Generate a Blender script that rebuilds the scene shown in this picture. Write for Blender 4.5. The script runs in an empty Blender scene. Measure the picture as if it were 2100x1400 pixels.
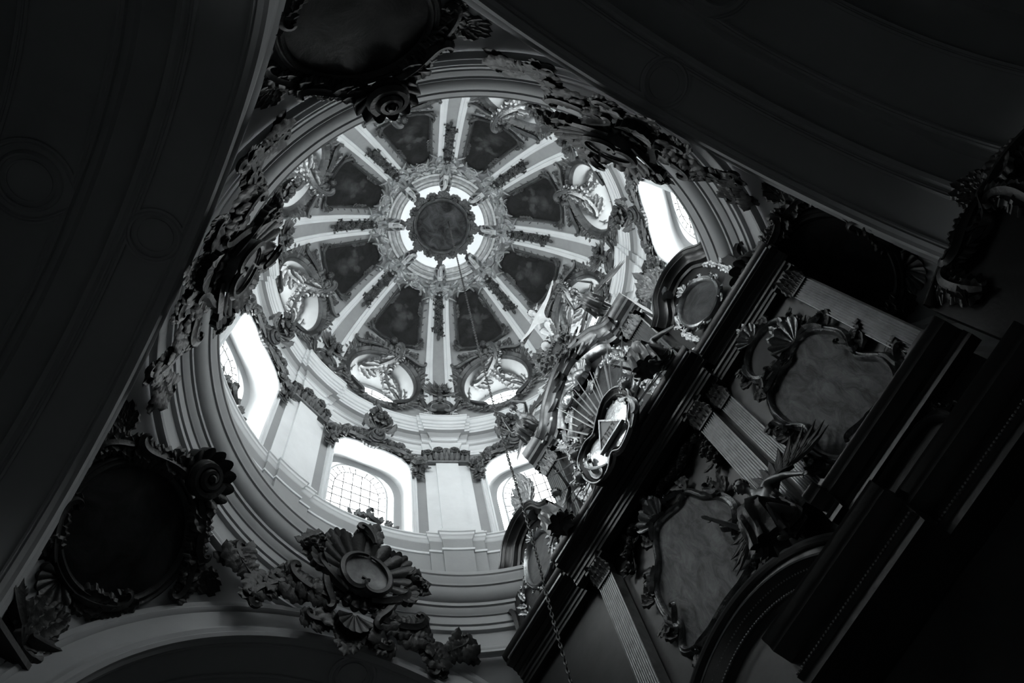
import bpy, bmesh, math, random
import numpy as np
from mathutils import Matrix, Vector

PI = math.pi
rng = random.Random(11)
SC = bpy.context.scene
COL = SC.collection

# ------------------------------------------------------------------ camera
F_PX, PPX, PPY = 1686.33, 1162.42, 681.14            # focal length and principal point for 2100 x 1400
CAM = (-3.2027, -3.3611, 0.0)                         # eye height; the floor is at z = -1.6
R_RIGHT = (0.86352468, -0.46549066, -0.19401953)
R_DOWN = (0.40596675, 0.86988122, -0.28017436)
R_FWD = (0.29919249, 0.16317200, 0.94013762)
cam_d = bpy.data.cameras.new('camera')
cam = bpy.data.objects.new('camera', cam_d)
COL.objects.link(cam)
cam_d.sensor_fit = 'HORIZONTAL'
cam_d.sensor_width = 36.0
cam_d.lens = 36.0 * F_PX / 2100.0
cam_d.shift_x = (1050.0 - PPX) / 2100.0
cam_d.shift_y = (PPY - 700.0) / 2100.0
cam_d.clip_end = 200
cam.matrix_world = Matrix((
    (R_RIGHT[0], -R_DOWN[0], -R_FWD[0], CAM[0]),
    (R_RIGHT[1], -R_DOWN[1], -R_FWD[1], CAM[1]),
    (R_RIGHT[2], -R_DOWN[2], -R_FWD[2], CAM[2]),
    (0, 0, 0, 1)))
SC.camera = cam

# ------------------------------------------------------------------ world, daylight, exposure
SKY = 13.0
wd = bpy.data.worlds.new('overcast_sky')
SC.world = wd
wd.use_nodes = True
wb = wd.node_tree.nodes['Background']
wb.inputs['Color'].default_value = (0.985, 0.995, 1.0, 1)
wb.inputs['Strength'].default_value = SKY
SC.view_settings.view_transform = 'Standard'
SC.view_settings.look = 'None'
SC.view_settings.gamma = 1
SC.view_settings.use_curve_mapping = False
SC.view_settings.exposure = 0.0
SC.cycles.max_bounces = 10
SC.cycles.diffuse_bounces = 6
SC.cycles.transparent_max_bounces = 12
SC.cycles.sample_clamp_indirect = 8.0


def rz(p, a):
    c, s = math.cos(a), math.sin(a)
    return (p[0] * c - p[1] * s, p[0] * s + p[1] * c, p[2])


def portal(pos, nrm, sx, sy):
    """daylight portal in a window: only tells the renderer where the sky comes in"""
    l = bpy.data.lights.new('daylight_portal', 'AREA')
    l.shape = 'RECTANGLE'; l.size = sx; l.size_y = sy
    l.cycles.is_portal = True
    o = bpy.data.objects.new('daylight_portal', l)
    COL.objects.link(o)
    o.location = pos
    o.rotation_euler = Vector(nrm).to_track_quat('-Z', 'Y').to_euler()


for k in range(8):
    a = k * PI / 4
    portal(rz((5.98, 0, 18.6), a), rz((-1, 0, 0), a), 2.0, 4.2)
    portal(rz((5.45, 0, 24.2), a), rz((-1, 0, 0), a), 2.2, 2.2)
    portal(rz((1.78, 0, 28.3), a), rz((-1, 0, 0), a), 0.9, 0.9)


# ------------------------------------------------------------------ materials
def mat(name, col, rough=.6, metal=0., noise=0., nscale=3., bump=0., bscale=40., spec=.5, tint=(.975, 1., 1.015)):
    m = bpy.data.materials.new(name); m.use_nodes = True
    nt = m.node_tree; b = nt.nodes['Principled BSDF']
    c = (col * tint[0], col * tint[1], col * tint[2], 1)
    b.inputs['Base Color'].default_value = c
    b.inputs['Roughness'].default_value = rough
    b.inputs['Metallic'].default_value = metal
    b.inputs['Specular IOR Level'].default_value = spec
    tc = nt.nodes.new('ShaderNodeTexCoord')
    if noise:
        n = nt.nodes.new('ShaderNodeTexNoise'); n.inputs['Scale'].default_value = nscale
        n.inputs['Detail'].default_value = 6; n.inputs['Roughness'].default_value = .65
        r = nt.nodes.new('ShaderNodeMapRange')
        r.inputs['From Min'].default_value = .3; r.inputs['From Max'].default_value = .7
        r.inputs['To Min'].default_value = 1 - noise; r.inputs['To Max'].default_value = 1 + noise
        x = nt.nodes.new('ShaderNodeVectorMath'); x.operation = 'SCALE'
        x.inputs[0].default_value = c[:3]
        nt.links.new(tc.outputs['Object'], n.inputs['Vector'])
        nt.links.new(n.outputs['Fac'], r.inputs['Value'])
        nt.links.new(r.outputs['Result'], x.inputs['Scale'])
        nt.links.new(x.outputs['Vector'], b.inputs['Base Color'])
    if bump:
        n2 = nt.nodes.new('ShaderNodeTexNoise'); n2.inputs['Scale'].default_value = bscale
        n2.inputs['Detail'].default_value = 4
        bp = nt.nodes.new('ShaderNodeBump'); bp.inputs['Strength'].default_value = bump
        bp.inputs['Distance'].default_value = .02
        nt.links.new(tc.outputs['Object'], n2.inputs['Vector'])
        nt.links.new(n2.outputs['Fac'], bp.inputs['Height'])
        nt.links.new(bp.outputs['Normal'], b.inputs['Normal'])
    return m


def canvas_mat(name, lo, hi, scale, rough=.5, figure=None, streak=None):
    """old dark painting: cloudy oil paint with an optional paler robed figure"""
    m = bpy.data.materials.new(name); m.use_nodes = True
    nt = m.node_tree; b = nt.nodes['Principled BSDF']; L = nt.links
    tc = nt.nodes.new('ShaderNodeTexCoord'); oi = nt.nodes.new('ShaderNodeObjectInfo')
    off = nt.nodes.new('ShaderNodeVectorMath'); off.operation = 'SCALE'; off.inputs[0].default_value = (31, 17, 23)
    L.new(oi.outputs['Random'], off.inputs['Scale'])
    ad = nt.nodes.new('ShaderNodeVectorMath'); ad.operation = 'ADD'
    L.new(tc.outputs['Object'], ad.inputs[0]); L.new(off.outputs['Vector'], ad.inputs[1])
    src = ad
    if streak:
        mp = nt.nodes.new('ShaderNodeMapping'); mp.inputs['Scale'].default_value = streak
        L.new(ad.outputs['Vector'], mp.inputs['Vector']); src = mp
    n = nt.nodes.new('ShaderNodeTexNoise'); n.inputs['Scale'].default_value = scale
    n.inputs['Detail'].default_value = 9; n.inputs['Roughness'].default_value = .68
    n.inputs['Distortion'].default_value = .7
    L.new(src.outputs['Vector'], n.inputs['Vector'])
    cr = nt.nodes.new('ShaderNodeValToRGB')
    e = cr.color_ramp.elements
    e[0].position = .36; e[0].color = (lo * .97, lo, lo * 1.03, 1)
    e[1].position = .74; e[1].color = (hi * .97, hi, hi * 1.03, 1)
    L.new(n.outputs['Fac'], cr.inputs['Fac'])
    out = cr.outputs['Color']
    if figure:
        n3 = nt.nodes.new('ShaderNodeTexNoise'); n3.inputs['Scale'].default_value = 5.5; n3.inputs['Detail'].default_value = 5
        L.new(ad.outputs['Vector'], n3.inputs['Vector'])
        su = nt.nodes.new('ShaderNodeVectorMath'); su.operation = 'SUBTRACT'; su.inputs[1].default_value = (.5, .5, .5)
        L.new(n3.outputs['Color'], su.inputs[0])
        s2 = nt.nodes.new('ShaderNodeVectorMath'); s2.operation = 'SCALE'; s2.inputs['Scale'].default_value = .15
        L.new(su.outputs['Vector'], s2.inputs[0])
        a2 = nt.nodes.new('ShaderNodeVectorMath'); a2.operation = 'ADD'
        L.new(tc.outputs['Generated'], a2.inputs[0]); L.new(s2.outputs['Vector'], a2.inputs[1])
        acc = None
        for (cx, cy, cz, sx, sy, sz) in figure:
            sb = nt.nodes.new('ShaderNodeVectorMath'); sb.operation = 'SUBTRACT'; sb.inputs[1].default_value = (cx, cy, cz)
            L.new(a2.outputs['Vector'], sb.inputs[0])
            ml = nt.nodes.new('ShaderNodeVectorMath'); ml.operation = 'MULTIPLY'; ml.inputs[1].default_value = (sx, sy, sz)
            L.new(sb.outputs['Vector'], ml.inputs[0])
            ln = nt.nodes.new('ShaderNodeVectorMath'); ln.operation = 'LENGTH'
            L.new(ml.outputs['Vector'], ln.inputs[0])
            rg = nt.nodes.new('ShaderNodeMapRange')
            rg.inputs['From Min'].default_value = 1.1; rg.inputs['From Max'].default_value = .45
            L.new(ln.outputs['Value'], rg.inputs['Value'])
            if acc is None: acc = rg.outputs['Result']
            else:
                mx = nt.nodes.new('ShaderNodeMath'); mx.operation = 'MAXIMUM'
                L.new(acc, mx.inputs[0]); L.new(rg.outputs['Result'], mx.inputs[1]); acc = mx.outputs[0]
        ms = nt.nodes.new('ShaderNodeMath'); ms.operation = 'MULTIPLY'
        L.new(acc, ms.inputs[0]); L.new(n.outputs['Fac'], ms.inputs[1])
        mixn = nt.nodes.new('ShaderNodeMix'); mixn.data_type = 'RGBA'
        L.new(ms.outputs[0], mixn.inputs['Factor']); L.new(out, mixn.inputs['A'])
        mixn.inputs['B'].default_value = (hi * 3.6, hi * 3.7, hi * 3.75, 1)
        out = mixn.outputs['Result']
    L.new(out, b.inputs['Base Color'])
    b.inputs['Roughness'].default_value = rough; b.inputs['Specular IOR Level'].default_value = .16
    bp = nt.nodes.new('ShaderNodeBump'); bp.inputs['Strength'].default_value = .5; bp.inputs['Distance'].default_value = .03
    L.new(n.outputs['Fac'], bp.inputs['Height']); L.new(bp.outputs['Normal'], b.inputs['Normal'])
    return m


M = {
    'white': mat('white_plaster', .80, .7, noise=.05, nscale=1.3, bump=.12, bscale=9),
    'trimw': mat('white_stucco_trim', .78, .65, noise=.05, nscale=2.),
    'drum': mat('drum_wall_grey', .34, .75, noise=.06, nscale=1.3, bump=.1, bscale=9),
    'band': mat('grey_moulding_band', .40, .7, noise=.06, nscale=2.),
    'grey': mat('grey_plaster', .36, .75, noise=.10, nscale=1.6, bump=.12, bscale=9),
    'arch': mat('arch_plaster', .38, .75, noise=.08, nscale=.9, bump=.1, bscale=6),
    'ring': mat('ring_cornice_plaster', .42, .7, noise=.06, nscale=1.5),
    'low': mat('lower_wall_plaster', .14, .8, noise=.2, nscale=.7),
    'floor': mat('stone_floor', .5, .5, noise=.3, nscale=1.2),
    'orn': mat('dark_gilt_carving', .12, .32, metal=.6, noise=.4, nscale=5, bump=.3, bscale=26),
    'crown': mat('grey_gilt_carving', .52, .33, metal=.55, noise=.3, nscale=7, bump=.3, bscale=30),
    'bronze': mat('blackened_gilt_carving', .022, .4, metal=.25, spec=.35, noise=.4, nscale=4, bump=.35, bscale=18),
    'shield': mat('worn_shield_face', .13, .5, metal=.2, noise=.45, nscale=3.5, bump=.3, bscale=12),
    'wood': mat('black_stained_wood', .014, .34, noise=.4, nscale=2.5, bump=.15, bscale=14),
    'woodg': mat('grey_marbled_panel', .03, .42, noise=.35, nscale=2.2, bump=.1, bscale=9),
    'flute': mat('silvered_fluting', .16, .34, metal=.55, noise=.3, nscale=6),
    'gold': mat('tarnished_gold_leaf', .30, .3, metal=.85, noise=.45, nscale=6, bump=.3, bscale=22),
    'silver': mat('silver_leaf', .75, .24, metal=.95, noise=.3, nscale=5, bump=.35, bscale=10),
    'gilt': mat('dark_worn_gilding', .16, .27, metal=.85, noise=.5, nscale=7, bump=.35, bscale=24),
    'statue': mat('silvered_statue', .20, .34, metal=.55, noise=.3, nscale=5, bump=.15, bscale=20),
    'pale': mat('pale_painted_statue', .62, .5, noise=.12, nscale=6),
    'robe': mat('dark_statue_drapery', .09, .34, metal=.4, noise=.35, nscale=5),
    'hair': mat('carved_hair', .06, .4, metal=.3, noise=.3, nscale=8),
    'lead': mat('window_lead', .05, .6),
    'iron': mat('chain_iron', .06, .4, metal=.6),
    'frame': mat('window_frame_white', .5, .6),
    'reveal': mat('window_reveal_plaster', .33, .7, noise=.04, nscale=1.3),
    'ink': mat('engraved_letter', .05, .5),
    'face': mat('engraved_triangle', .30, .5, metal=.3),
    'oculus': mat('oculus_reveal_plaster', .36, .7, noise=.06, nscale=1.3),
    'ray': mat('gilded_ray', .34, .42, metal=.5, noise=.2, nscale=6),
}
FIGS = [
    [(.5, .50, .74, 5, 15, 15), (.5, .50, .55, 3, 8, 7), (.5, .50, .34, 2.6, 5.2, 5), (.5, .36, .60, 3, 10, 18), (.5, .64, .66, 3, 9, 16), (.5, .58, .24, 3, 6, 9)],
    [(.5, .40, .70, 5, 15, 15), (.5, .45, .53, 3, 8, 8), (.5, .56, .36, 2.6, 5, 7), (.5, .30, .52, 3, 9, 18), (.5, .68, .26, 3, 6, 10), (.5, .62, .62, 3, 7, 20)],
]
M['dome_painting'] = canvas_mat('dome_oil_painting', .009, .028, 2.4, figure=FIGS[0])
M['dome_painting_b'] = canvas_mat('dome_oil_painting_b', .008, .030, 2.2, figure=FIGS[1])
M['medallion'] = canvas_mat('medallion_painting', .02, .14, 2.6, figure=[(.5, .55, .5, 4, 3, 4), (.62, .4, .5, 5, 5, 4)])
M['pend_painting'] = canvas_mat('pendentive_painting', .008, .035, 1.6, rough=.4)
M['altar_painting'] = canvas_mat('altar_canvas', .006, .20, 2.8, rough=.38, streak=(1, 2.2, .9))
M['attic_painting'] = canvas_mat('attic_canvas', .03, .16, 1.8, rough=.45)


def glass_mat():
    m = bpy.data.materials.new('window_glass'); m.use_nodes = True
    nt = m.node_tree; nt.nodes.remove(nt.nodes['Principled BSDF'])
    t = nt.nodes.new('ShaderNodeBsdfTransparent'); t.inputs['Color'].default_value = (.93, .95, .95, 1)
    g = nt.nodes.new('ShaderNodeBsdfGlossy'); g.inputs['Roughness'].default_value = .05
    x = nt.nodes.new('ShaderNodeMixShader'); x.inputs['Fac'].default_value = .05
    nt.links.new(t.outputs[0], x.inputs[1]); nt.links.new(g.outputs[0], x.inputs[2])
    nt.links.new(x.outputs[0], nt.nodes['Material Output'].inputs['Surface'])
    return m


M['glass'] = glass_mat()


# ------------------------------------------------------------------ mesh helpers
class MB:
    def __init__(s): s.v = []; s.f = []; s.n = 0

    def add(s, V, F):
        V = np.asarray(V, float).reshape(-1, 3); n = s.n
        s.v.append(V); s.f.extend([[i + n for i in f] for f in F]); s.n += len(V)
        return s


_gc = {}


def gridf(nu, nv, cu=False, cv=False):
    k = (nu, nv, cu, cv)
    if k not in _gc:
        F = []
        for i in range(nu if cu else nu - 1):
            i2 = (i + 1) % nu
            for j in range(nv if cv else nv - 1):
                j2 = (j + 1) % nv
                F.append((i * nv + j, i2 * nv + j, i2 * nv + j2, i * nv + j2))
        _gc[k] = F
    return _gc[k]


def mesh_obj(name, mb, m, parent=None, base=(0, 0, 0), smooth=True, angle=.7):
    V = np.concatenate(mb.v) - np.asarray(base, float)
    me = bpy.data.meshes.new(name)
    me.from_pydata(V.tolist(), [], mb.f)
    if smooth:
        me.polygons.foreach_set('use_smooth', [True] * len(me.polygons))
        me.set_sharp_from_angle(angle=angle)
    me.materials.append(m)
    o = bpy.data.objects.new(name, me)
    COL.objects.link(o)
    if parent: o.parent = parent
    return o


def struct(name, mb, m, parent=None, smooth=True):
    o = mesh_obj(name, mb, m, parent, smooth=smooth)
    if not parent: o['kind'] = 'structure'
    return o


class T:
    """a thing: an Empty at its base with the parts as children; geometry is given in the azimuth-0 frame"""
    def __init__(s, name, label, cat, base, az=0., group=None, kind=None):
        e = bpy.data.objects.new(name, None); COL.objects.link(e)
        e.empty_display_size = .1
        e.location = rz(base, az); e.rotation_euler = (0, 0, az)
        if kind: e['kind'] = kind
        else: e['label'] = label; e['category'] = cat
        if group: e['group'] = group
        s.e = e; s.base = base; s.az = az

    def part(s, name, mb, m, parent=None, stuff=False, smooth=True, label=None, angle=.7):
        o = mesh_obj(name, mb, m, parent or s.e, s.base, smooth, angle)
        if stuff: o['kind'] = 'stuff'
        if label: o['label'] = label
        return o

    def copy(s, az, label=None):
        r = s.e.copy(); COL.objects.link(r)
        r.location = rz(s.base, az); r.rotation_euler = (0, 0, az)
        if label: r['label'] = label
        for c in s.e.children:
            d = c.copy(); COL.objects.link(d); d.parent = r
            for g in c.children:
                h = g.copy(); COL.objects.link(h); h.parent = d
        return r


R0, Z0, HD = 4.95, 22.4, 5.4                          # dome spheroid: radius, springing height, rise


def m_id(P): return P


def m_cyl(r, z=0., a0=0.):
    def f(P):
        rho = r - P[:, 2]; ph = a0 + P[:, 0] / r
        return np.c_[rho * np.cos(ph), rho * np.sin(ph), z + P[:, 1]]
    return f


def m_dome(t0, a0=0.):
    def f(P):
        t = t0 + P[:, 1] / 5.2
        r = R0 * np.cos(t); z = Z0 + HD * np.sin(t)
        nr = np.cos(t) / R0; nz = np.sin(t) / HD; q = np.hypot(nr, nz)
        ph = a0 + P[:, 0] / np.maximum(r, .4)
        r2 = r - P[:, 2] * nr / q; z2 = z - P[:, 2] * nz / q
        return np.c_[r2 * np.cos(ph), r2 * np.sin(ph), z2]
    return f


def m_pl(o, ex, ey, en):
    o, ex, ey, en = (np.asarray(q, float) for q in (o, ex, ey, en))
    ex = ex / np.linalg.norm(ex); ey = ey / np.linalg.norm(ey); en = en / np.linalg.norm(en)
    return lambda P: o + P[:, :1] * ex + P[:, 1:2] * ey + P[:, 2:3] * en


def tube(mb, P, rad, mp=m_id, sides=6, closed=False, flat=1., rib=False):
    P = np.asarray(P, float); N = len(P)
    rad = np.broadcast_to(np.asarray(rad, float), (N,))
    if closed: Tn = np.roll(P, -1, 0) - np.roll(P, 1, 0)
    else: Tn = np.gradient(P, axis=0)
    Tn /= np.linalg.norm(Tn, axis=1)[:, None] + 1e-9
    up = np.array([0, 0, 1.])
    S = np.cross(Tn, up); ln = np.linalg.norm(S, axis=1)
    S[ln < 1e-3] = (1, 0, 0)
    S /= np.linalg.norm(S, axis=1)[:, None]
    U = np.cross(S, Tn)
    th = np.arange(sides) * 2 * PI / sides
    gr = np.where(np.arange(sides) % 2, .78, 1.08) if rib else np.ones(sides)
    V = P[:, None] + S[:, None] * ((gr * np.cos(th))[None, :, None] * rad[:, None, None]) \
        + U[:, None] * ((gr * np.sin(th))[None, :, None] * rad[:, None, None] * flat)
    F = list(gridf(N, sides, closed, True))
    if not closed: F = F + [tuple(range(sides))[::-1], tuple((N - 1) * sides + j for j in range(sides))]
    mb.add(mp(V.reshape(-1, 3)), F)


def spath(x, y, a, L, kap, N=30, n0=0., n1=0.):
    """walk a planar path whose turning (radians per unit s) is kap(s)"""
    s = np.linspace(0, 1, N); ds = 1. / (N - 1)
    k = kap(s) if callable(kap) else np.full(N, kap)
    th = a + np.concatenate([[0], np.cumsum((k[1:] + k[:-1]) / 2 * ds)])
    dx = np.cos(th) * L * ds; dy = np.sin(th) * L * ds
    X = x + np.concatenate([[0], np.cumsum((dx[1:] + dx[:-1]) / 2)])
    Y = y + np.concatenate([[0], np.cumsum((dy[1:] + dy[:-1]) / 2)])
    return np.c_[X, Y, n0 + (n1 - n0) * s], th


def scroll(mb, x, y, a, L, r, mp, k=1.2, ka=0., kb=30., N=38, n0=.03, sides=6, flat=1.2):
    P, th = spath(x, y, a, L, lambda s: k + ka * (1 - s) ** 6 + kb * s ** 6, N, n0 + r * .6, n0 + r * 1.2)
    s = np.linspace(0, 1, N)
    tube(mb, P, r * (.45 + .6 * np.sin(PI * np.clip(s * .92 + .04, 0, 1)) ** .7), mp, 10 if r > .05 else 8, flat=flat, rib=True)
    return P, th


def leaf(mb, x, y, a, L, W, mp, curl=0., lobes=4, lift=.22, n0=.0, thick=.12):
    ns = 4 * lobes + 1
    P, th = spath(x, y, a, L, curl, ns)
    s = np.linspace(0, 1, ns)
    w = W * (.22 + .78 * np.sin(PI * .87 * s ** .8)) * (1 - s ** 9) * (.58 + .42 * np.abs(np.sin(PI * lobes * s + .45)))
    nl = n0 + lift * L * s ** 1.6
    q = np.array([-1, -.5, 0, .5, 1, .7, -.7])
    hq = np.array([0., .55, .3, .55, 0., -.35, -.35])
    px = -np.sin(th); py = np.cos(th)
    V = np.empty((ns, 7, 3))
    V[:, :, 0] = P[:, None, 0] + px[:, None] * w[:, None] * q
    V[:, :, 1] = P[:, None, 1] + py[:, None] * w[:, None] * q
    V[:, :, 2] = nl[:, None] + hq * (w[:, None] * .5 + thick * W * .5)
    mb.add(mp(V.reshape(-1, 3)), gridf(ns, 7, False, True))


def flower(mb, x, y, r, mp, petals=5, n0=.02, h=.5):
    na = petals * 4
    th = np.arange(na) * 2 * PI / na + rng.random() * 6
    rows = []
    for ro, hh in ((1, 0), (.98, .25), (.7, .8), (.42, .45), (.22, .9), (.03, 1.0)):
        rr = r * ro * (1 - (.3 * (1 - np.abs(np.cos(petals * th / 2)) ** .7) if ro > .35 else 0))
        rows.append(np.c_[x + rr * np.cos(th), y + rr * np.sin(th), np.full(na, n0 + h * r * hh)])
    mb.add(mp(np.concatenate(rows)), gridf(6, na, False, True))


def shell(mb, x, y, a, r, spread, ridges, mp, n0=.02, depth=.35, squash=1., inner=.12):
    na = ridges * 6 + 1
    u = np.linspace(-.5, .5, na); th = a + spread * u
    rd = 1 - np.abs(np.sin(PI * ridges * (u + .5)))
    rows = []
    for ro in (inner, .35, .6, .82, 1.0, 1.02):
        rr = r * ro * (1 - .10 * rd * (ro > .5)) * (1 - .18 * (2 * np.abs(u)) ** 3)
        hh = depth * r * (ro ** 1.4) - .13 * r * rd * ro
        if ro > 1.01: hh = hh * 0 - .02
        rows.append(np.c_[x + rr * np.cos(th), y + rr * np.sin(th) * squash, n0 + hh])
    mb.add(mp(np.concatenate(rows)), gridf(len(rows), na))


def disc(mb, x, y, rx, ry, mp, dome=.0, n0=.0, seg=36, rings=5, rim=0.):
    th = np.arange(seg) * 2 * PI / seg
    rows = [np.c_[x + rx * np.cos(th), y + ry * np.sin(th), np.full(seg, n0 - rim)]] if rim else []
    for ro in np.linspace(1, .02, rings):
        rows.append(np.c_[x + rx * ro * np.cos(th), y + ry * ro * np.sin(th), np.full(seg, n0 + dome * (1 - ro * ro))])
    F = list(gridf(len(rows), seg, False, True)) + [tuple((len(rows) - 1) * seg + i for i in range(seg))]
    mb.add(mp(np.concatenate(rows)), F)


def ball(mb, c, r, mp=m_id, seg=10, rings=7, sc=(1, 1, 1)):
    V = []
    for i in range(rings):
        p = PI * (i + .02) / (rings - .96)
        for j in range(seg):
            t = 2 * PI * j / seg
            V.append((c[0] + r * sc[0] * math.sin(p) * math.cos(t), c[1] + r * sc[1] * math.sin(p) * math.sin(t), c[2] + r * sc[2] * math.cos(p)))
    mb.add(mp(np.array(V)), gridf(rings, seg, False, True))


def moulding(mb, P2, prof, mp, closed=True):
    """profile [(offset to the left of the path, height)] swept along a planar path"""
    P2 = np.asarray(P2, float); N = len(P2)
    if closed: Tn = np.roll(P2, -1, 0) - np.roll(P2, 1, 0)
    else: Tn = np.gradient(P2, axis=0)
    Tn /= np.linalg.norm(Tn, axis=1)[:, None] + 1e-9
    # mitre: average of the neighbouring segment normals, lengthened at corners
    A = P2 - np.roll(P2, 1, 0); B = np.roll(P2, -1, 0) - P2
    if not closed: A[0] = B[0]; B[-1] = A[-1]
    A /= np.linalg.norm(A, axis=1)[:, None] + 1e-9; B /= np.linalg.norm(B, axis=1)[:, None] + 1e-9
    nA = np.c_[-A[:, 1], A[:, 0]]; nB = np.c_[-B[:, 1], B[:, 0]]
    nn = nA + nB; nn /= (np.linalg.norm(nn, axis=1)[:, None] + 1e-9)
    cs = np.clip((nn * nB).sum(1), .4, 1)
    nn = nn / cs[:, None]
    K = len(prof); V = np.empty((N, K, 3))
    for k, (d, h) in enumerate(prof):
        V[:, k, :2] = P2 + nn * d; V[:, k, 2] = h
    mb.add(mp(V.reshape(-1, 3)), gridf(N, K, closed, False))


def box(mb, c, s, mp=m_id):
    x, y, z = c; a, b, d = s[0] / 2, s[1] / 2, s[2] / 2
    V = np.array([(x + i * a, y + j * b, z + k * d) for i in (-1, 1) for j in (-1, 1) for k in (-1, 1)])
    mb.add(mp(V), [(0, 1, 3, 2), (4, 6, 7, 5), (0, 4, 5, 1), (2, 3, 7, 6), (0, 2, 6, 4), (1, 5, 7, 3)])


def slab(mb, P2, n0, n1, mp, sub=None):
    """flat polygon with thickness"""
    P2 = np.asarray(P2, float); N = len(P2)
    V = np.concatenate([np.c_[P2, np.full(N, n0)], np.c_[P2, np.full(N, n1)]])
    F = [tuple(range(N)), tuple(range(N, 2 * N))[::-1]] + [(i, (i + 1) % N, N + (i + 1) % N, N + i) for i in range(N)]
    mb.add(mp(V), F)


def fill(mb, P2, n0, mp, rings=6, bulge=0.):
    """star-shaped outline filled with rings so that it follows a curved surface"""
    P2 = np.asarray(P2, float); c = P2.mean(0); N = len(P2)
    rows = []
    for q in np.linspace(1, .02, rings):
        rows.append(np.c_[c + (P2 - c) * q, np.full(N, n0 + bulge * (1 - q * q))])
    mb.add(mp(np.concatenate(rows)), list(gridf(rings, N, False, True)) + [tuple((rings - 1) * N + i for i in range(N))])


def closedspline(pts, n=8):
    """closed Catmull-Rom curve"""
    P = np.asarray(pts, float); N = len(P); out = []
    for i in range(N):
        a, b, c, d = P[i - 1], P[i], P[(i + 1) % N], P[(i + 2) % N]
        for t in np.arange(n) / n:
            out.append(.5 * ((2 * b) + (c - a) * t + (2 * a - 5 * b + 4 * c - d) * t * t + (3 * b - a - 3 * c + d) * t ** 3))
    return np.array(out)


def openspline(pts, n=8):
    P = np.asarray(pts, float); P = np.concatenate([[2 * P[0] - P[1]], P, [2 * P[-1] - P[-2]]]); out = []
    for i in range(1, len(P) - 2):
        a, b, c, d = P[i - 1:i + 3]
        for t in np.arange(n) / n:
            out.append(.5 * ((2 * b) + (c - a) * t + (2 * a - 5 * b + 4 * c - d) * t * t + (3 * b - a - 3 * c + d) * t ** 3))
    out.append(P[-2])
    return np.array(out)


def volute(mb, x, y, R, mp, n0=.05, d=1, a0=1.57, turns=2.2, w=.17):
    """spiral eye with a raised boss"""
    u = np.linspace(0, 1, 40); r = R * (1 - .86 * u ** .8); a = a0 + d * 2 * PI * turns * u
    tube(mb, np.c_[x + r * np.cos(a), y + r * np.sin(a), n0 + R * .55 * u], R * w * (1 - .45 * u), mp, 6, flat=1.3)
    disc(mb, x, y, R * .95, R * .95, mp, dome=R * .25, n0=n0 - R * .1, seg=18, rings=3, rim=R * .3)
    disc(mb, x, y, R * .2, R * .2, mp, dome=R * .2, n0=n0 + R * .55, seg=10, rings=3)


def leafy_scroll(L_, S_, x, y, a, L, r, mp, k=1., kb=24., side=1, nl=5, W=None, ka=0., n0=.03, lobes=3):
    """an acanthus scroll: swelling stem ending in a volute, with leaves peeling off it; L_ and S_ make new meshes"""
    P, th = scroll(S_(), x, y, a, L, r, mp, k=k * side, ka=ka * side, kb=kb * side, n0=n0)
    W = W or L * .11
    for i in range(nl):
        q = int((.06 + .62 * i / max(1, nl - 1)) * (len(P) - 1))
        sd = -side if i % 3 else side
        for e in (0, 1):
            leaf(L_(), P[q, 0], P[q, 1], th[q] + sd * (.45 + .35 * rng.random()), L * (.33 - .02 * i) * (.85 + .3 * rng.random()), W * (1. + .4 * rng.random()), mp,
                 curl=-sd * (.3 + 1.1 * rng.random()), lobes=lobes, lift=.15 + .22 * rng.random(), n0=n0 + r * .3)
            sd = -sd
    return P, th


def spray(L_, x, y, a, n, L, W, mp, spread=1.8, n0=.03, lobes=3, lift=.25):
    for i in range(n):
        u = (i / max(1, n - 1) - .5)
        leaf(L_(), x, y, a + spread * u + .12 * (rng.random() - .5), L * (1 - .7 * abs(u)) * (.85 + .3 * rng.random()), W, mp, curl=-u * 1.3, lobes=lobes, lift=lift, n0=n0)


def garland(L_, F_, P2, mp, w, dens, n0=.03, fl=.4, L=None):
    """leaves and blossoms strewn along a planar path"""
    P2 = np.asarray(P2, float)
    d = np.concatenate([[0], np.cumsum(np.linalg.norm(np.diff(P2, axis=0), axis=1))])
    n = max(2, int(d[-1] * dens))
    for i in range(n):
        q = d[-1] * (i + .5) / n
        x = np.interp(q, d, P2[:, 0]); y = np.interp(q, d, P2[:, 1])
        x2 = np.interp(q + .01, d, P2[:, 0]); y2 = np.interp(q + .01, d, P2[:, 1])
        if q + .01 > d[-1]: x2, y2 = x, y; x1 = np.interp(q - .01, d, P2[:, 0]); y1 = np.interp(q - .01, d, P2[:, 1]); h = math.atan2(y - y1, x - x1)
        else: h = math.atan2(y2 - y, x2 - x)
        o = (rng.random() - .5) * w * .6
        x += -math.sin(h) * o; y += math.cos(h) * o
        if rng.random() < fl:
            flower(F_(), x, y, w * (.28 + .2 * rng.random()), mp, petals=rng.choice((5, 6)), n0=n0 + .02 + .3 * w * rng.random(), h=.6)
        sd = 1 if i % 2 else -1
        leaf(L_(), x, y, h + sd * (.5 + .8 * rng.random()), (L or w) * (.5 + .4 * rng.random()), w * .24, mp, curl=sd * (rng.random() * 1.6 - .5), lobes=3, lift=.2 + .2 * rng.random(), n0=n0)


def one(mb): return lambda: mb


def many(lst):
    def f():
        q = MB(); lst.append(q); return q
    return f


def bay_fill(mb, inner, outer, mp, m=10):
    N = len(inner)
    rows = [np.c_[inner + (outer - inner) * s, np.zeros(N)] for s in np.linspace(0, 1, m)]
    mb.add(mp(np.concatenate(rows)), gridf(m, N, False, True))



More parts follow.
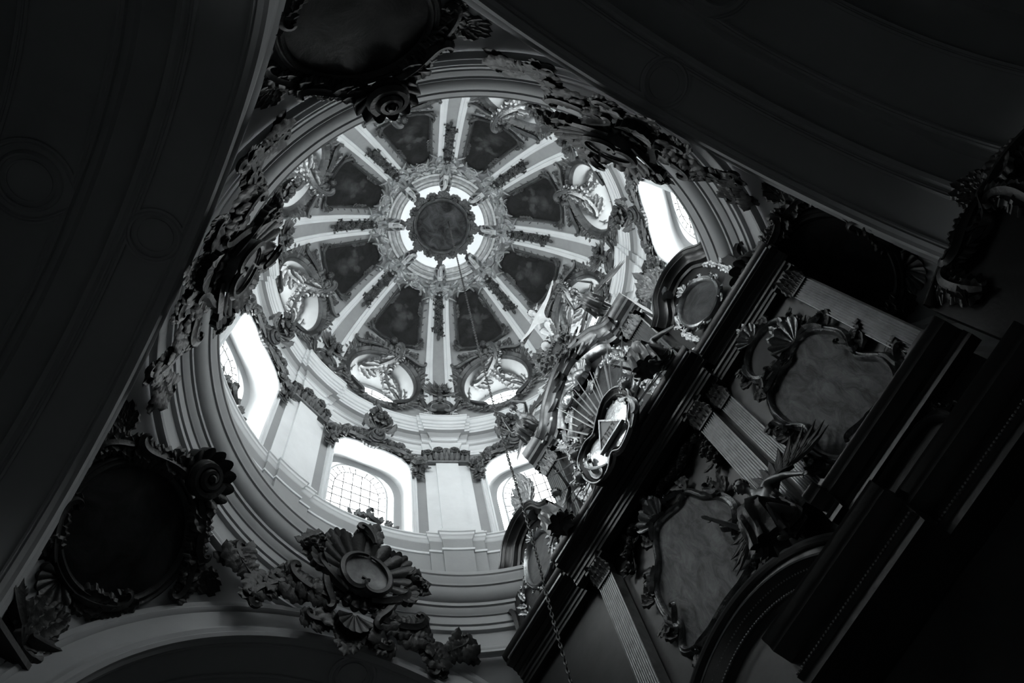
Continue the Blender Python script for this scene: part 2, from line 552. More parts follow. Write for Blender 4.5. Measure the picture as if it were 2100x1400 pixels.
# ------------------------------------------------------------------ lower structure: floor, arms, pendentives
A_, ZS, RISE = 4.75, 7.87, 4.40                       # half side of the crossing, springing, rise of the outer arch line
RI, RISEI = 3.96, 3.61                                # inner edge of the archivolt
FLOOR = -1.6
mb = MB(); mb.add([(-11, -11, FLOOR), (11, -11, FLOOR), (11, 11, FLOOR), (-11, 11, FLOOR)], [(0, 1, 2, 3)])
struct('floor', mb, M['floor'], smooth=False)

ADDED_ARMWIN = {'south': (.22, 2.0, 3.3), 'west': (.26, 2.0, 3.3), 'north': (.22, 2.0, 3.3)}  # unseen end-wall windows, added so the arm vaults get some light
SIDES = [('east', 0), ('south', PI / 2), ('west', PI), ('north', -PI / 2)]


def archpts(w, rise, n=64):
    t = np.linspace(0, PI, n)
    return np.c_[w * np.cos(t), ZS + rise * np.sin(t)]


def rotmp(mp, az):
    c, s = math.cos(az), math.sin(az)
    def f(P):
        Q = mp(P); return np.c_[Q[:, 0] * c - Q[:, 1] * s, Q[:, 0] * s + Q[:, 1] * c, Q[:, 2]]
    return f


# soffit of an arm: stepped bands going outward (depth from the crossing, extra radius)
SOFF = [(0, 0), (.06, -.02), (.10, .03), (.14, .03), (.78, .03), (.82, -.01), (.88, -.01), (.90, .16), (.96, .18), (1.30, .18),
        (1.34, .12), (1.42, .12), (1.44, .03), (1.50, .03), (2.44, .03), (2.50, -.01), (2.56, .16), (3.1, .16), (3.14, .04), (5.3, .04)]
for nm, az in SIDES:
    mb = MB()
    # archivolt face with its mouldings (inner edge -> outer edge), in the plane of the crossing side
    face = rotmp(lambda P: np.c_[A_ - P[:, 2], P[:, 0], P[:, 1]], az)
    ap = archpts(RI, RISEI)
    leg = np.linspace(FLOOR, ZS, 8)[:-1]
    path = np.concatenate([np.c_[np.full(7, RI), leg], ap, np.c_[np.full(7, -RI), leg[::-1]]])
    prof = [(0, -.02), (0, .05), (-.05, .08), (-.09, .05), (-.11, .03), (-.17, .06), (-.22, .03), (-.25, .01), (-.28, .0), (-.58, .0), (-.60, .03), (-.64, .055), (-.68, .03), (-.71, .04), (-.75, .05), (-.79, .0)]
    moulding(mb, path, prof, face, closed=False)
    struct('wall_' + nm, mb, M['arch'])
    mb = MB()
    rows = []
    for d, e in SOFF:
        q = archpts(RI + e, RISEI + e, 64)
        rows.append(np.concatenate([np.c_[np.full(1, A_ + d), [RI + e], [FLOOR]], np.c_[np.full(64, A_ + d), q], np.c_[np.full(1, A_ + d), [-RI - e], [FLOOR]]]))
    P = np.concatenate(rows)
    mb.add(rotmp(m_id, az)(P), gridf(len(SOFF), 66))
    vault = struct('ceiling_' + nm, mb, M['arch'])
    mb = MB()
    x = A_ + 5.3
    rim_ = np.concatenate([np.c_[np.full(10, RI + .1), np.linspace(FLOOR, ZS, 11)[:-1]], archpts(RI + .1, RISEI + .1, 41), np.c_[np.full(10, -RI - .1), np.linspace(ZS, FLOOR, 11)[1:]], np.c_[np.linspace(-RI - .1, RI + .1, 12)[1:-1], np.full(10, FLOOR)]])
    endp = lambda P: np.c_[np.full(len(P), x) + P[:, 2], P[:, 0], P[:, 1]]
    if nm == 'east':
        mb.add(rotmp(endp, az)(np.c_[rim_, np.zeros(len(rim_))]), [tuple(range(len(rim_)))])
    else:
        ww, wz0, wz1 = ADDED_ARMWIN[nm]
        cc = np.array([0, (wz0 + wz1) / 2])
        hole = []
        for p in rim_ - cc:
            k_ = min(ww / max(1e-6, abs(p[0])), (wz1 - wz0) / 2 / max(1e-6, abs(p[1]))); hole.append(cc + p * k_)
        hole = np.array(hole)
        bay_fill(mb, hole, rim_, rotmp(endp, az), 6)
        q_ = MB(); bay_fill(q_, hole, hole, lambda P: P, 2)
        rows = [np.c_[hole, np.full(len(hole), d_)] for d_ in (0, .5)]
        mb.add(rotmp(endp, az)(np.concatenate(rows)), gridf(2, len(hole), False, True))
        wt = MB(); slab(wt, [(-ww, wz0), (ww, wz0), (ww, wz1), (-ww, wz1)], .44, .45, rotmp(endp, az))
        added_armw = T('window_%d' % {'south': 25, 'west': 26, 'north': 27}[nm], None, None, (0, 0, 0), 0, kind='structure')  # invented window out of view, brightens the vault
        added_armw.part('pane', wt, M['glass'], smooth=False)
        c_, s_ = math.cos(az), math.sin(az)
        portal((c_ * (x + .48), s_ * (x + .48), (wz0 + wz1) / 2), (-c_, -s_, 0), *((2 * ww, wz1 - wz0)))
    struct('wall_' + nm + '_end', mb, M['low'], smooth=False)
    # soffit relief: roundels and long panels on the bands
    if nm == 'east': continue
    RR = RI + .03

    sh = -.2 if nm == 'west' else 0.

    def soff(d0):
        # local x: arc length from the crown, y: depth from the crossing, n: down from the soffit
        def f(P):
            t = PI / 2 + (P[:, 0] + sh) / RR
            rr = RR - P[:, 2]; k = RISEI / RI
            return np.c_[A_ + d0 + P[:, 1], rr * np.cos(t), ZS + rr * np.sin(t) * k]
        return rotmp(f, az)
    for bi, (d0, hw) in enumerate(((.40, .27), (1.95, .44))):
        mp = soff(d0)
        th = np.arange(48) * 2 * PI / 48
        rr = .29 if bi == 0 else .33
        mbr = MB()
        moulding(mbr, np.c_[rr * np.cos(th), rr * np.sin(th)], [(.0, .0), (-.0, .05), (-.025, .065), (-.05, .04), (-.06, 0.)], mp)
        moulding(mbr, np.c_[(rr - .06) * np.cos(th), (rr - .06) * np.sin(th)], [(.02, .0), (.02, .02), (0, .02), (-.0, .0)], mp)
        th2 = np.arange(60) * 2 * PI / 60
        R2 = min(hw + .10, rr * 1.75)
        tt = np.arcsin(min(1, hw / R2))
        mesh_obj('roundel', mbr, M['arch'], vault)
        for sgn in (-1, 1):
            # concave band end round the roundel, then the long panel
            u = np.linspace(-tt, tt, 17)
            arc = np.c_[sgn * R2 * np.cos(u), R2 * np.sin(u)]
            far = sgn * 6.1
            path = np.concatenate([arc, [(far, hw), (far, -hw)]])
            # subdivide the long straight sides so that they follow the vault
            pts = []
            for i in range(len(path)):
                a_, b_ = path[i], path[(i + 1) % len(path)]
                nn = max(1, int(np.linalg.norm(b_ - a_) / .25))
                for q in range(nn): pts.append(a_ + (b_ - a_) * q / nn)
            pts = np.array(pts)
            if sgn > 0: pts = pts[::-1]
            mbp = MB()
            moulding(mbp, pts, [(.0, .0), (.0, .035), (-.03, .045), (-.05, .02), (-.065, .03), (-.09, .0)], mp)
            mesh_obj('panel', mbp, M['arch'], vault)

# pendentives: ellipsoid patches between the ring and the arches
PR = A_ * math.sqrt(2); PK = RISE / A_
R_RING = 4.90


def pend_z(r): return ZS + PK * np.sqrt(np.maximum(0, PR * PR - r * r))


mb = MB()
for q in range(4):
    n = 49; ms = 16
    ph = np.linspace(0, PI / 2, n)
    redge = A_ / np.maximum(np.cos(ph), np.sin(ph)); redge = np.maximum(redge, R_RING + .002)
    s = np.linspace(0, 1, ms)[None]
    r = R_RING + (redge[:, None] - R_RING) * s
    z = pend_z(r)
    P = np.c_[(r * np.cos(ph)[:, None]).ravel(), (r * np.sin(ph)[:, None]).ravel(), z.ravel()]
    mb.add(rotmp(m_id, q * PI / 2)(P), gridf(n, ms))
struct('wall_pendentives', mb, M['arch'])


def revolve(mb, prof, seg=192):
    th = np.arange(seg) * 2 * PI / seg
    r = np.array([p[0] for p in prof]); z = np.array([p[1] for p in prof])
    V = np.empty((seg, len(prof), 3))
    V[:, :, 0] = np.cos(th)[:, None] * r; V[:, :, 1] = np.sin(th)[:, None] * r; V[:, :, 2] = z
    mb.add(V.reshape(-1, 3), gridf(seg, len(prof), True, False))


# the great ring cornice under the drum
mb = MB()
revolve(mb, [(5.02, 13.80), (4.40, 13.74), (4.33, 13.73), (4.325, 13.62), (4.35, 13.60), (4.355, 13.54), (4.40, 13.46), (4.41, 13.40),
             (4.44, 13.385), (4.46, 13.30), (4.50, 13.22), (4.56, 13.15), (4.60, 13.13), (4.605, 13.05), (4.64, 13.04), (4.645, 12.99), (4.70, 12.93), (4.715, 12.90), (4.74, 12.895),
             (4.755, 12.78), (4.765, 12.72), (4.80, 12.71), (4.79, 12.66), (4.80, 12.60), (4.84, 12.575), (4.86, 12.57), (4.88, 12.50), (4.91, 12.24), (4.87, 12.225), (4.86, 12.18), (4.88, 12.14), (4.87, 12.10), (4.86, 12.06), (4.90, 12.03), (4.96, 12.03)])
struct('trim_1', mb, M['ring'])

# ------------------------------------------------------------------ drum: wall bays with window openings
W0 = dict(hw=1.0, sill=16.10, spring=18.95, crown=19.93)


def opening(hw, sill, spring, crown, n=40, rc=None):
    """window outline, counter-clockwise from the bottom right; low basket arch on top"""
    t = np.linspace(0, PI, n)
    e = .72
    ax = hw * np.sign(np.cos(t)) * np.abs(np.cos(t)) ** e
    ay = spring + (crown - spring) * np.sin(t) ** .9
    side = np.linspace(sill, spring, 14)[:-1]
    bot = np.linspace(-hw, hw, 12)[1:-1]
    return np.concatenate([np.c_[np.full(13, hw), side], np.c_[ax, ay], np.c_[np.full(13, -hw), side[::-1]], np.c_[bot, np.full(10, sill)]])


def rect_to(loop, x0, x1, y0, y1):
    """point on the rectangle in the same direction as each loop point, corners snapped"""
    c = loop.mean(0); d = loop - c; out = []
    for a in d:
        k = 1e9
        if a[0] > 1e-9: k = min(k, (x1 - c[0]) / a[0])
        if a[0] < -1e-9: k = min(k, (x0 - c[0]) / a[0])
        if a[1] > 1e-9: k = min(k, (y1 - c[1]) / a[1])
        if a[1] < -1e-9: k = min(k, (y0 - c[1]) / a[1])
        out.append(c + a * k)
    out = np.array(out)
    for cx in (x0, x1):
        for cy in (y0, y1):
            i = np.argmin(((out - (cx, cy)) ** 2).sum(1)); out[i] = (cx, cy)
    return out


hb = 5.0 * PI / 8
mb = MB()
lo = opening(**W0)
ou = rect_to(lo, -hb, hb, 13.75, 22.45)
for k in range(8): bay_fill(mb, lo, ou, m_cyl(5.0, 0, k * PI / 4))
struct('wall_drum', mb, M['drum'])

# windows: splayed reveal, moulded surround, frame, panes and leads
GX = 5.86


def loop_at(mp, lp, n): return mp(np.c_[lp, np.full(len(lp), n)])


def make_window():
    t = T('window_1', None, None, (5.86, 0, 16.6), 0, kind='structure')
    mb = MB()
    L1 = opening(1.0, 16.10, 18.95, 19.93)
    L2 = opening(1.0, 16.25, 19.05, 20.16)
    L3 = opening(1.0, 16.4, 19.12, 20.46)
    L4 = opening(.97, 16.5, 19.15, 20.52)
    L5 = opening(.90, 16.6, 19.15, 20.46)
    L6 = opening(.82, 16.66, 19.15, 20.35)
    mp = m_cyl(5.0)
    rows = [loop_at(mp, L1, 0), loop_at(mp, L1 * .4 + L2 * .6, -.22), loop_at(mp, L2, -.42), loop_at(mp, (L2 + L3) / 2, -.56), loop_at(mp, L3, -.68), loop_at(mp, L4, -.76), loop_at(mp, L5, -.80), loop_at(mp, L6, -.81), loop_at(mp, L6, -.90)]
    mb.add(np.concatenate(rows), gridf(len(rows), len(L1), False, True))
    t.part('reveal', mb, M['reveal'])
    # surround moulding on the drum wall
    mb = MB()
    i0, i1 = 0, 13 + 40 + 13
    path = L1[i0:i1]
    moulding(mb, path, [(.0, -.04), (.0, .05), (-.03, .07), (-.05, .05), (-.055, .03), (-.10, .03), (-.11, .06), (-.14, .08), (-.16, .04), (-.17, .0)], mp, closed=False)
    t.part('surround', mb, M['trimw'])
    pl = m_pl((GX, 0, 0), (0, 1, 0), (0, 0, 1), (-1, 0, 0))
    # leaded grid: an inner arch line parallel to the frame with spokes to it, and an upright grid within
    G = opening(.83, 16.6, 19.15, 20.36)
    GI = opening(.60, 16.6, 18.98, 20.05)
    mb = MB()
    bars = MB()
    fr = MB()
    moulding(fr, G, [(.0, -.03), (.0, .05), (.05, .05), (.05, -.03)], pl)
    t.part('window_frame', fr, M['frame'])
    arch = slice(12, 54)
    GA, GB = G[arch], GI[arch]
    panes = []
    nn = 14
    idx = np.linspace(0, len(GA) - 1, nn + 1).round().astype(int)
    for i in range(nn):
        a, b = idx[i], idx[i + 1]
        panes.append(np.concatenate([GA[a:b + 1], GB[a:b + 1][::-1]]))
    for i in idx: tube(bars, [(GA[i, 0], GA[i, 1], 0), (GB[i, 0], GB[i, 1], 0)], .014, pl, 4)
    tube(bars, np.c_[GB, np.zeros(len(GB))], .014, pl, 4)
    # fan of the inner arch
    cols = np.linspace(-.60, .60, 6)
    def top(x): return float(np.interp(x, GB[::-1, 0], GB[::-1, 1]))
    rowz = [16.6, 17.0, 17.4, 17.8, 18.2, 18.6, 19.0, 19.4]
    for c0, c1 in zip(cols[:-1], cols[1:]):
        zz = rowz
        for z0, z1 in zip(zz[:-1], zz[1:]):
            panes.append(np.array([(c0, z0), (c1, z0), (c1, min(z1, top(c1))), (c0, min(z1, top(c0)))]))
        panes.append(np.array([(c0, min(19.4, top(c0))), (c1, min(19.4, top(c1))), (c1, top(c1)), (c0, top(c0))]) if min(top(c0), top(c1)) > 19.0 else None)
    for sgn in (-1, 1):
        for z0, z1 in zip(rowz[:6], rowz[1:6] + [18.98]):
            if z1 > z0: panes.append(np.array([(sgn * .60, z0), (sgn * .83, z0), (sgn * .83, z1), (sgn * .60, z1)]))
    for c in cols[1:-1]: tube(bars, [(c, 16.6, 0), (c, top(c), 0)], .014, pl, 4)
    for sgn in (-1, 1): tube(bars, [(sgn * .6, 16.6, 0), (sgn * .6, 19.0, 0)], .014, pl, 4)
    for z in rowz[1:]:
        h = .83 if z < 19 else min(.6, .6)
        tube(bars, [(-h, z, 0), (h, z, 0)], .014, pl, 4)
    for p in panes:
        if p is None or len(p) < 3: continue
        q = MB(); slab(q, p, -.004, .004, pl); t.part('pane', q, M['glass'], smooth=False)
    t.part('leading', bars, M['lead'])
    return t


win = make_window()
for k in range(1, 8):
    c = win.copy(k * PI / 4); c.name = 'window_%d' % (k + 1)

# sill cornice, plinth mouldings and upper entablature: rings that break forward round each pilaster
W1, W2 = .315, .585                                    # half widths of the pilaster's centre and of its side strips
BR1, BR2 = .13, .06                                    # how far they stand out


def ring_break(mb, prof, w1=W1, w2=W2, b1=BR1, b2=BR2, k2=.45, narc=10):
    """prof: (projection from the drum wall, z). Runs all round with two-step breaks at the pilasters."""
    P = []
    rows = None
    for d, z in prof:
        ring = []
        c = w1 + d; s = max(w2 + d * k2, c + .004)
        for k in range(8):
            ac = PI / 8 + k * PI / 4
            def pt(rho, off): 
                return (rho, ac + math.asin(max(-1, min(1, off / rho))))
            r0, r2, r1 = 5 - d, 5 - d - b2, 5 - d - b1
            seq = [pt(r0, -s), pt(r2, -s), pt(r2, -c), pt(r1, -c), pt(r1, -c / 3), pt(r1, c / 3), pt(r1, c), pt(r2, c), pt(r2, s), pt(r0, s)]
            e0 = seq[-1][1]; e1 = ac + PI / 4 - math.asin(s / r0)
            seq += [(r0, e0 + (e1 - e0) * q / (narc + 1)) for q in range(1, narc + 1)]
            ring += [(r * math.cos(a), r * math.sin(a), z) for r, a in seq]
        P.append(ring)
    n = len(P[0])
    mb.add(np.array(P).reshape(-1, 3), gridf(len(P), n, False, True))


UP = [(0., 20.30), (.03, 20.30), (.03, 20.40), (.05, 20.42), (.05, 20.52), (.085, 20.55), (.115, 20.61), (.12, 20.67), (.02, 20.69), (.02, 21.02),
      (.045, 21.04), (.05, 21.10), (.09, 21.12), (.095, 21.17), (.13, 21.22), (.15, 21.28), (.24, 21.30), (.245, 21.40), (.21, 21.41), (.21, 21.435), (.26, 21.45),
      (.265, 21.57), (.23, 21.58), (.23, 21.605), (.285, 21.62), (.30, 21.72), (.27, 21.73), (.27, 21.755), (.325, 21.78), (.345, 21.88), (.35, 21.96), (.325, 21.97), (.325, 21.995), (.36, 22.01), (.355, 22.10), (.20, 22.25), (.0, 22.44)]
trim2 = T('trim_2', None, None, (0, 0, 0), 0, kind='structure')
for nm, i0, i1, m in (('architrave', 0, 9, 'trimw'), ('frieze', 8, 10, 'band'), ('bed_moulding', 9, 13, 'trimw'), ('cove', 12, 17, 'band'), ('cornice', 16, 37, 'trimw')):
    mb = MB(); ring_break(mb, UP[i0:i1]); trim2.part(nm, mb, M[m])
mb = MB()
ring_break(mb, [(0, 15.84), (.02, 15.86), (.03, 15.92), (.06, 15.95), (.065, 16.03), (.09, 16.05), (.09, 16.09), (.05, 16.11), (-.02, 16.12)], k2=.8)
ring_break(mb, [(0, 15.38), (.025, 15.39), (.035, 15.43), (.02, 15.47), (0, 15.48)], k2=.8)
struct('trim_3', mb, M['trimw'])
mb = MB()
ring_break(mb, [(0., 13.78), (.0, 15.39)], k2=.8)
ring_break(mb, [(0., 15.47), (.0, 15.86)], k2=.8)
struct('wall_plinth', mb, M['drum'])

# ------------------------------------------------------------------ dome shell
TO, TR_, TB = math.radians(19.7), 1.03, math.radians(36)    # oculus centre, radius, top of the pierced zone
TC = math.radians(73.6)                                     # rim of the crown opening


def m_domeA(P):
    """P: (azimuth, t, n) in radians"""
    t = P[:, 1]; r = R0 * np.cos(t); z = Z0 + HD * np.sin(t)
    nr = np.cos(t) / R0; nz = np.sin(t) / HD; q = np.hypot(nr, nz)
    r = r - P[:, 2] * nr / q; z = z - P[:, 2] * nz / q
    return np.c_[r * np.cos(P[:, 0]), r * np.sin(P[:, 0]), z]


def oculus_loop(R, n=48):
    """outline of a horizontal round tunnel where it meets the dome: (azimuth, t)"""
    out = []
    zc = Z0 + HD * math.sin(TO)
    for i in range(n):
        a = 2 * PI * i / n
        y = R * math.cos(a); z = zc + R * math.sin(a)
        t = math.asin((z - Z0) / HD); r = R0 * math.cos(t)
        out.append((math.asin(y / r), t))
    return np.array(out)


mb = MB()
OL = oculus_loop(TR_)
ou = rect_to(OL, -PI / 8, PI / 8, 0, TB)
ng = 24
gt = np.linspace(TB, TC, ng); ga = np.linspace(-PI / 8, PI / 8, 13)
G = np.array([(a, t - (.012 if t == gt[0] else 0), -.004 if t == gt[0] else 0) for t in gt for a in ga])
for k in range(8):
    sh = lambda P, k=k: m_domeA(P + np.array([k * PI / 4, 0, 0]))
    bay_fill(mb, OL, ou, sh, 8)
    mb.add(sh(G), gridf(ng, 13))
struct('ceiling', mb, M['grey'])

# lantern above the crown opening: white drum with eight small windows, and its cap
RL = R0 * math.cos(TC)
mb = MB()
zl = Z0 + HD * math.sin(TC)
lo = np.array([(.28 * math.cos(a), 28.3 + .3 * math.sin(a)) for a in np.arange(24) * 2 * PI / 24])
hl = 1.72 * PI / 8
ou = rect_to(lo, -hl, hl, zl + .02, 29.2)
for k in range(8): bay_fill(mb, lo, ou, m_cyl(1.72, 0, k * PI / 4), 4)
th = np.linspace(0, PI / 2, 9)
revolve(mb, [(RL, zl), (1.72, zl + .03)] , 96)
revolve(mb, [(1.72 * math.cos(a), 29.2 + .7 * math.sin(a)) for a in th], 96)
struct('ceiling_lantern', mb, M['white'])
lw = T('window_17', None, None, (1.74, 0, 28.0), 0, kind='structure')
q = MB(); disc(q, 0, 28.3, .30, .32, m_cyl(1.74), seg=24, rings=3, rim=.01); lw.part('pane', q, M['glass'])
for k in range(1, 8):
    c = lw.copy(k * PI / 4); c.name = 'window_%d' % (17 + k)

# oculus tunnels with round windows at their outer end
ZO = Z0 + HD * math.sin(TO)
XG = 5.34


def make_oculus():
    t = T('window_9', None, None, (XG, 0, ZO - .9), 0, kind='structure')
    mb = MB()
    th = np.arange(48) * 2 * PI / 48
    inn = m_domeA(np.c_[OL, np.zeros(48)])
    def ringx(x, R): return np.c_[np.full(48, x), R * np.cos(th), ZO + R * np.sin(th)]
    rows = [inn] + [inn * (1 - s) + ringx(XG - .10, TR_ * .98) * s for s in (.25, .5, .75, 1.)] + [ringx(XG - .08, TR_ * .95), ringx(XG - .02, TR_ * .93), ringx(XG, TR_ * .93)]
    mb.add(np.concatenate(rows), gridf(len(rows), 48, False, True))
    t.part('reveal', mb, M['oculus'])
    pl = m_pl((XG, 0, ZO), (0, 1, 0), (0, 0, 1), (-1, 0, 0))
    mb = MB()
    cir = lambda R: np.c_[R * np.cos(th), R * np.sin(th)]
    moulding(mb, cir(TR_ * .93), [(.0, .0), (.0, .05), (.02, .07), (.05, .05), (.055, .03), (.08, .03), (.09, .04), (.10, .02), (.10, -.03)], pl)
    t.part('window_frame', mb, M['frame'])
    bars = MB(); Rg = TR_ * .93 - .09
    rr = [.0, .26, .54, Rg]
    for R in rr[1:3]: tube(bars, np.c_[cir(R), np.zeros(48)], .015, pl, 4, closed=True)
    for i in range(12):
        a = i * PI / 6
        tube(bars, [(.26 * math.cos(a), .26 * math.sin(a), 0), (Rg * math.cos(a), Rg * math.sin(a), 0)], .015, pl, 4)
        for r0, r1 in ((.26, .54), (.54, Rg)):
            u = np.linspace(a, a + PI / 6, 4)
            P = np.concatenate([np.c_[r1 * np.cos(u), r1 * np.sin(u)], np.c_[r0 * np.cos(u), r0 * np.sin(u)][::-1]])
            q = MB(); slab(q, P, -.004, .004, pl); t.part('pane', q, M['glass'], smooth=False)
    q = MB(); slab(q, cir(.26)[::2], -.004, .004, pl); t.part('pane', q, M['glass'], smooth=False)
    t.part('leading', bars, M['lead'])
    return t


ocu = make_oculus()
for k in range(1, 8):
    c = ocu.copy(k * PI / 4); c.name = 'window_%d' % (9 + k)

# ------------------------------------------------------------------ pilasters of the drum
CLOCK = {22.5: 'half past four', 67.5: 'six', 112.5: 'half past seven', 157.5: 'nine', 202.5: 'half past ten', 247.5: 'twelve', 292.5: 'half past one', 337.5: 'three'}
BAY = {0: 'four', 45: 'five', 90: 'seven', 135: 'eight', 180: 'ten', 225: 'eleven', 270: 'one', 315: 'two'}


def place8(t, offs, labels):
    """copies of thing t (built at azimuth offs[0]) round the ring"""
    t.e.location = rz(t.base, math.radians(offs[0])); t.e.rotation_euler = (0, 0, math.radians(offs[0]))
    t.e['label'] = labels[0]
    for o, l in zip(offs[1:], labels[1:]): t.copy(math.radians(o), l)


def make_pilaster():
    t = T('pilaster', '', 'pilaster', (4.9, 0, 13.8), 0, 'white pilasters of the drum')
    mp = m_pl((5.0, 0, 0), (0, 1, 0), (0, 0, 1), (-1, 0, 0))
    q = MB(); box(q, (0, 17.92, BR1 / 2 - .05), (2 * W1 - .06, 3.62, BR1 + .1), mp); t.part('shaft', q, M['white'], smooth=False)
    for s in (-1, 1):
        q = MB(); box(q, (s * (W1 + W2 - .05) / 2, 17.92, BR2 / 2 - .06), (W2 - W1 + .03, 3.62, BR2 + .12), mp); t.part('side_strip', q, M['white'], smooth=False)
    # capital: necking, leaf row, four volutes, flower, abacus
    q = MB()
    moulding(q, [(-W2 - .02, 19.66), (-W1, 19.66), (-W1, 19.66), (W1, 19.66), (W2 + .02, 19.66)], [(0, 0), (0, .17), (.03, .19), (.06, .17), (.06, 0)], mp, closed=False)
    box(q, (0, 19.98, .09), (2 * W1, .62, .16), mp); box(q, (0, 19.98, .04), (2 * W2, .62, .12), mp)
    t.part('bell', q, M['orn'])
    lv = MB()
    for i in range(9):
        x = (i - 4) * .13
        leaf(lv, x, 19.70, PI / 2 + (i - 4) * -.03, .34, .085, mp, lobes=3, lift=.35, n0=.17 if abs(x) < W1 else .1)
    for i in range(8):
        x = (i - 3.5) * .13
        leaf(lv, x, 19.86, PI / 2, .30, .07, mp, lobes=3, lift=.45, n0=.2 if abs(x) < W1 else .12)
    t.part('leaf_row', lv, M['orn'], stuff=True)
    for x, n0 in ((-.20, .24), (.20, .24), (-.47, .16), (.47, .16)):
        s = 1 if x > 0 else -1
        q = MB(); volute(q, x, 20.14, .15, mp, n0=n0 + .03, d=-s, a0=PI / 2, w=.2)
        t.part('volute', q, M['orn'])
    q = MB()
    moulding(q, [(-W2 - .06, 20.27), (-W1 - .04, 20.25), (0, 20.23), (W1 + .04, 20.25), (W2 + .06, 20.27)], [(0, 0), (0, .15), (.02, .20), (.04, .20), (.05, .14), (.05, .0)], mp, closed=False)
    t.part('abacus', q, M['orn'])
    q = MB(); flower(q, 0, 20.22, .10, mp, 6, n0=.24); t.part('flower', q, M['orn'])
    q = MB(); box(q, (0, 16.15, .04), (2 * W2 + .04, .12, .2), mp); box(q, (0, 16.15, .08), (2 * W1 + .02, .12, .24), mp); t.part('base', q, M['trimw'], smooth=False)
    return t


offs = [67.5, 112.5, 157.5, 22.5, 337.5, 292.5, 247.5, 202.5]
place8(make_pilaster(), offs, ['white panelled drum pilaster with carved capital, at %s o\'clock round the dome' % CLOCK[o] for o in offs])


# ------------------------------------------------------------------ carved garlands over the drum windows
def make_window_garland():
    t = T('window_garland', '', 'garland', (4.9, 0, 20.2), 0, 'carved garlands over the drum windows')
    mp = m_cyl(5.0)
    for s in (-1, 1):
        path = openspline([(s * .12, 20.24), (s * .45, 20.26), (s * .75, 20.02), (s * 1.0, 19.72), (s * 1.20, 19.40), (s * 1.24, 19.0)], 8)
        q = MB()
        P = np.c_[path, np.full(len(path), .10)]
        tube(q, P, np.interp(np.linspace(0, 1, len(P)), [0, .3, .8, 1], [.10, .085, .07, .02]), mp, 7)
        t.part('garland_stem', q, M['orn'])
        q = MB(); fl = MB()
        garland(one(q), one(fl), path[:-6], mp, .36, 22, n0=.09, fl=.6)
        t.part('foliage', q, M['orn'], stuff=True); t.part('blossoms', fl, M['orn'], stuff=True)
        q = MB(); scroll(q, s * .10, 19.98, PI / 2 - s * 1.5, 1.15, .045, mp, k=-s * .75, kb=-s * 26, ka=0, n0=.14)
        t.part('scroll', q, M['orn'])
        q = MB(); scroll(q, s * 1.12, 19.45, -PI / 2 + s * .3, .62, .05, mp, k=-s * .8, kb=-s * 40, n0=.09); t.part('scroll', q, M['orn'])
        q = MB()
        for i in range(6):
            leaf(q, s * (1.17 + .02 * (i % 2)), 19.30 - i * .07, -PI / 2 + s * (.7 if i % 2 else -.6), .30, .085, mp, curl=-s * (.5 if i % 2 else -.7), lobes=4, lift=.2, n0=.06)
        leaf(q, s * 1.20, 18.98, -PI / 2, .34, .08, mp, lobes=4, n0=.06)
        t.part('drop_leaves', q, M['orn'], stuff=True)
        # ragged rocaille edge along the opening
        q = MB()
        edge = opening(1.0, 16.1, 18.95, 19.93)[18:33] if s > 0 else opening(1.0, 16.1, 18.95, 19.93)[33:48]
        for i in range(len(edge) - 1):
            h = math.atan2(edge[i + 1][1] - edge[i][1], edge[i + 1][0] - edge[i][0])
            leaf(q, edge[i][0], edge[i][1] + .10, h + PI / 2 + PI + .5 * s * (rng.random()), .22, .075, mp, lobes=2, lift=.1, n0=.06)
        t.part('rocaille_edge', q, M['orn'], stuff=True)
    # keystone: volute, shell cresting that climbs on to the cornice
    kp = m_pl((4.86, 0, 20.25), (0, 1, 0), (-.24, 0, 1), (-1, 0, -.24))
    q = MB(); volute(q, 0, .02, .24, kp, n0=.14, d=1, a0=.6, w=.2); t.part('keystone_volute', q, M['orn'])
    q = MB(); shell(q, 0, .25, PI / 2, .50, 3.3, 9, kp, n0=.12, depth=.30, squash=1.15); t.part('shell', q, M['orn'])
    q = MB(); shell(q, .1, -.12, -PI / 2, .34, 2.6, 7, kp, n0=.05, depth=.2); t.part('shell', q, M['orn'])
    q = MB()
    spray(one(q), 0, .5, PI / 2, 7, .42, .15, kp, spread=2.8, n0=.25, lobes=3, lift=.2)
    for i in range(7): flower(q, (rng.random() - .5) * .6, .45 + .4 * rng.random(), .10, kp, 5, n0=.34, h=.8)
    for s in (-1, 1): leaf(q, s * .22, .15, PI / 2 - s * .9, .45, .1, kp, curl=s * .9, lobes=4, n0=.2, lift=.3)
    t.part('crest_leaves', q, M['orn'], stuff=True)
    q = MB(); scroll(q, .05, .62, PI / 2 - .2, .55, .045, kp, k=-1, kb=-50, n0=.38); t.part('crest_curl', q, M['orn'])
    return t


offs = [90, 45, 135, 315, 180, 0, 225, 270]
place8(make_window_garland(), offs, ['dark carved garland with shell crest over the drum window at %s o\'clock' % BAY[o] for o in offs])

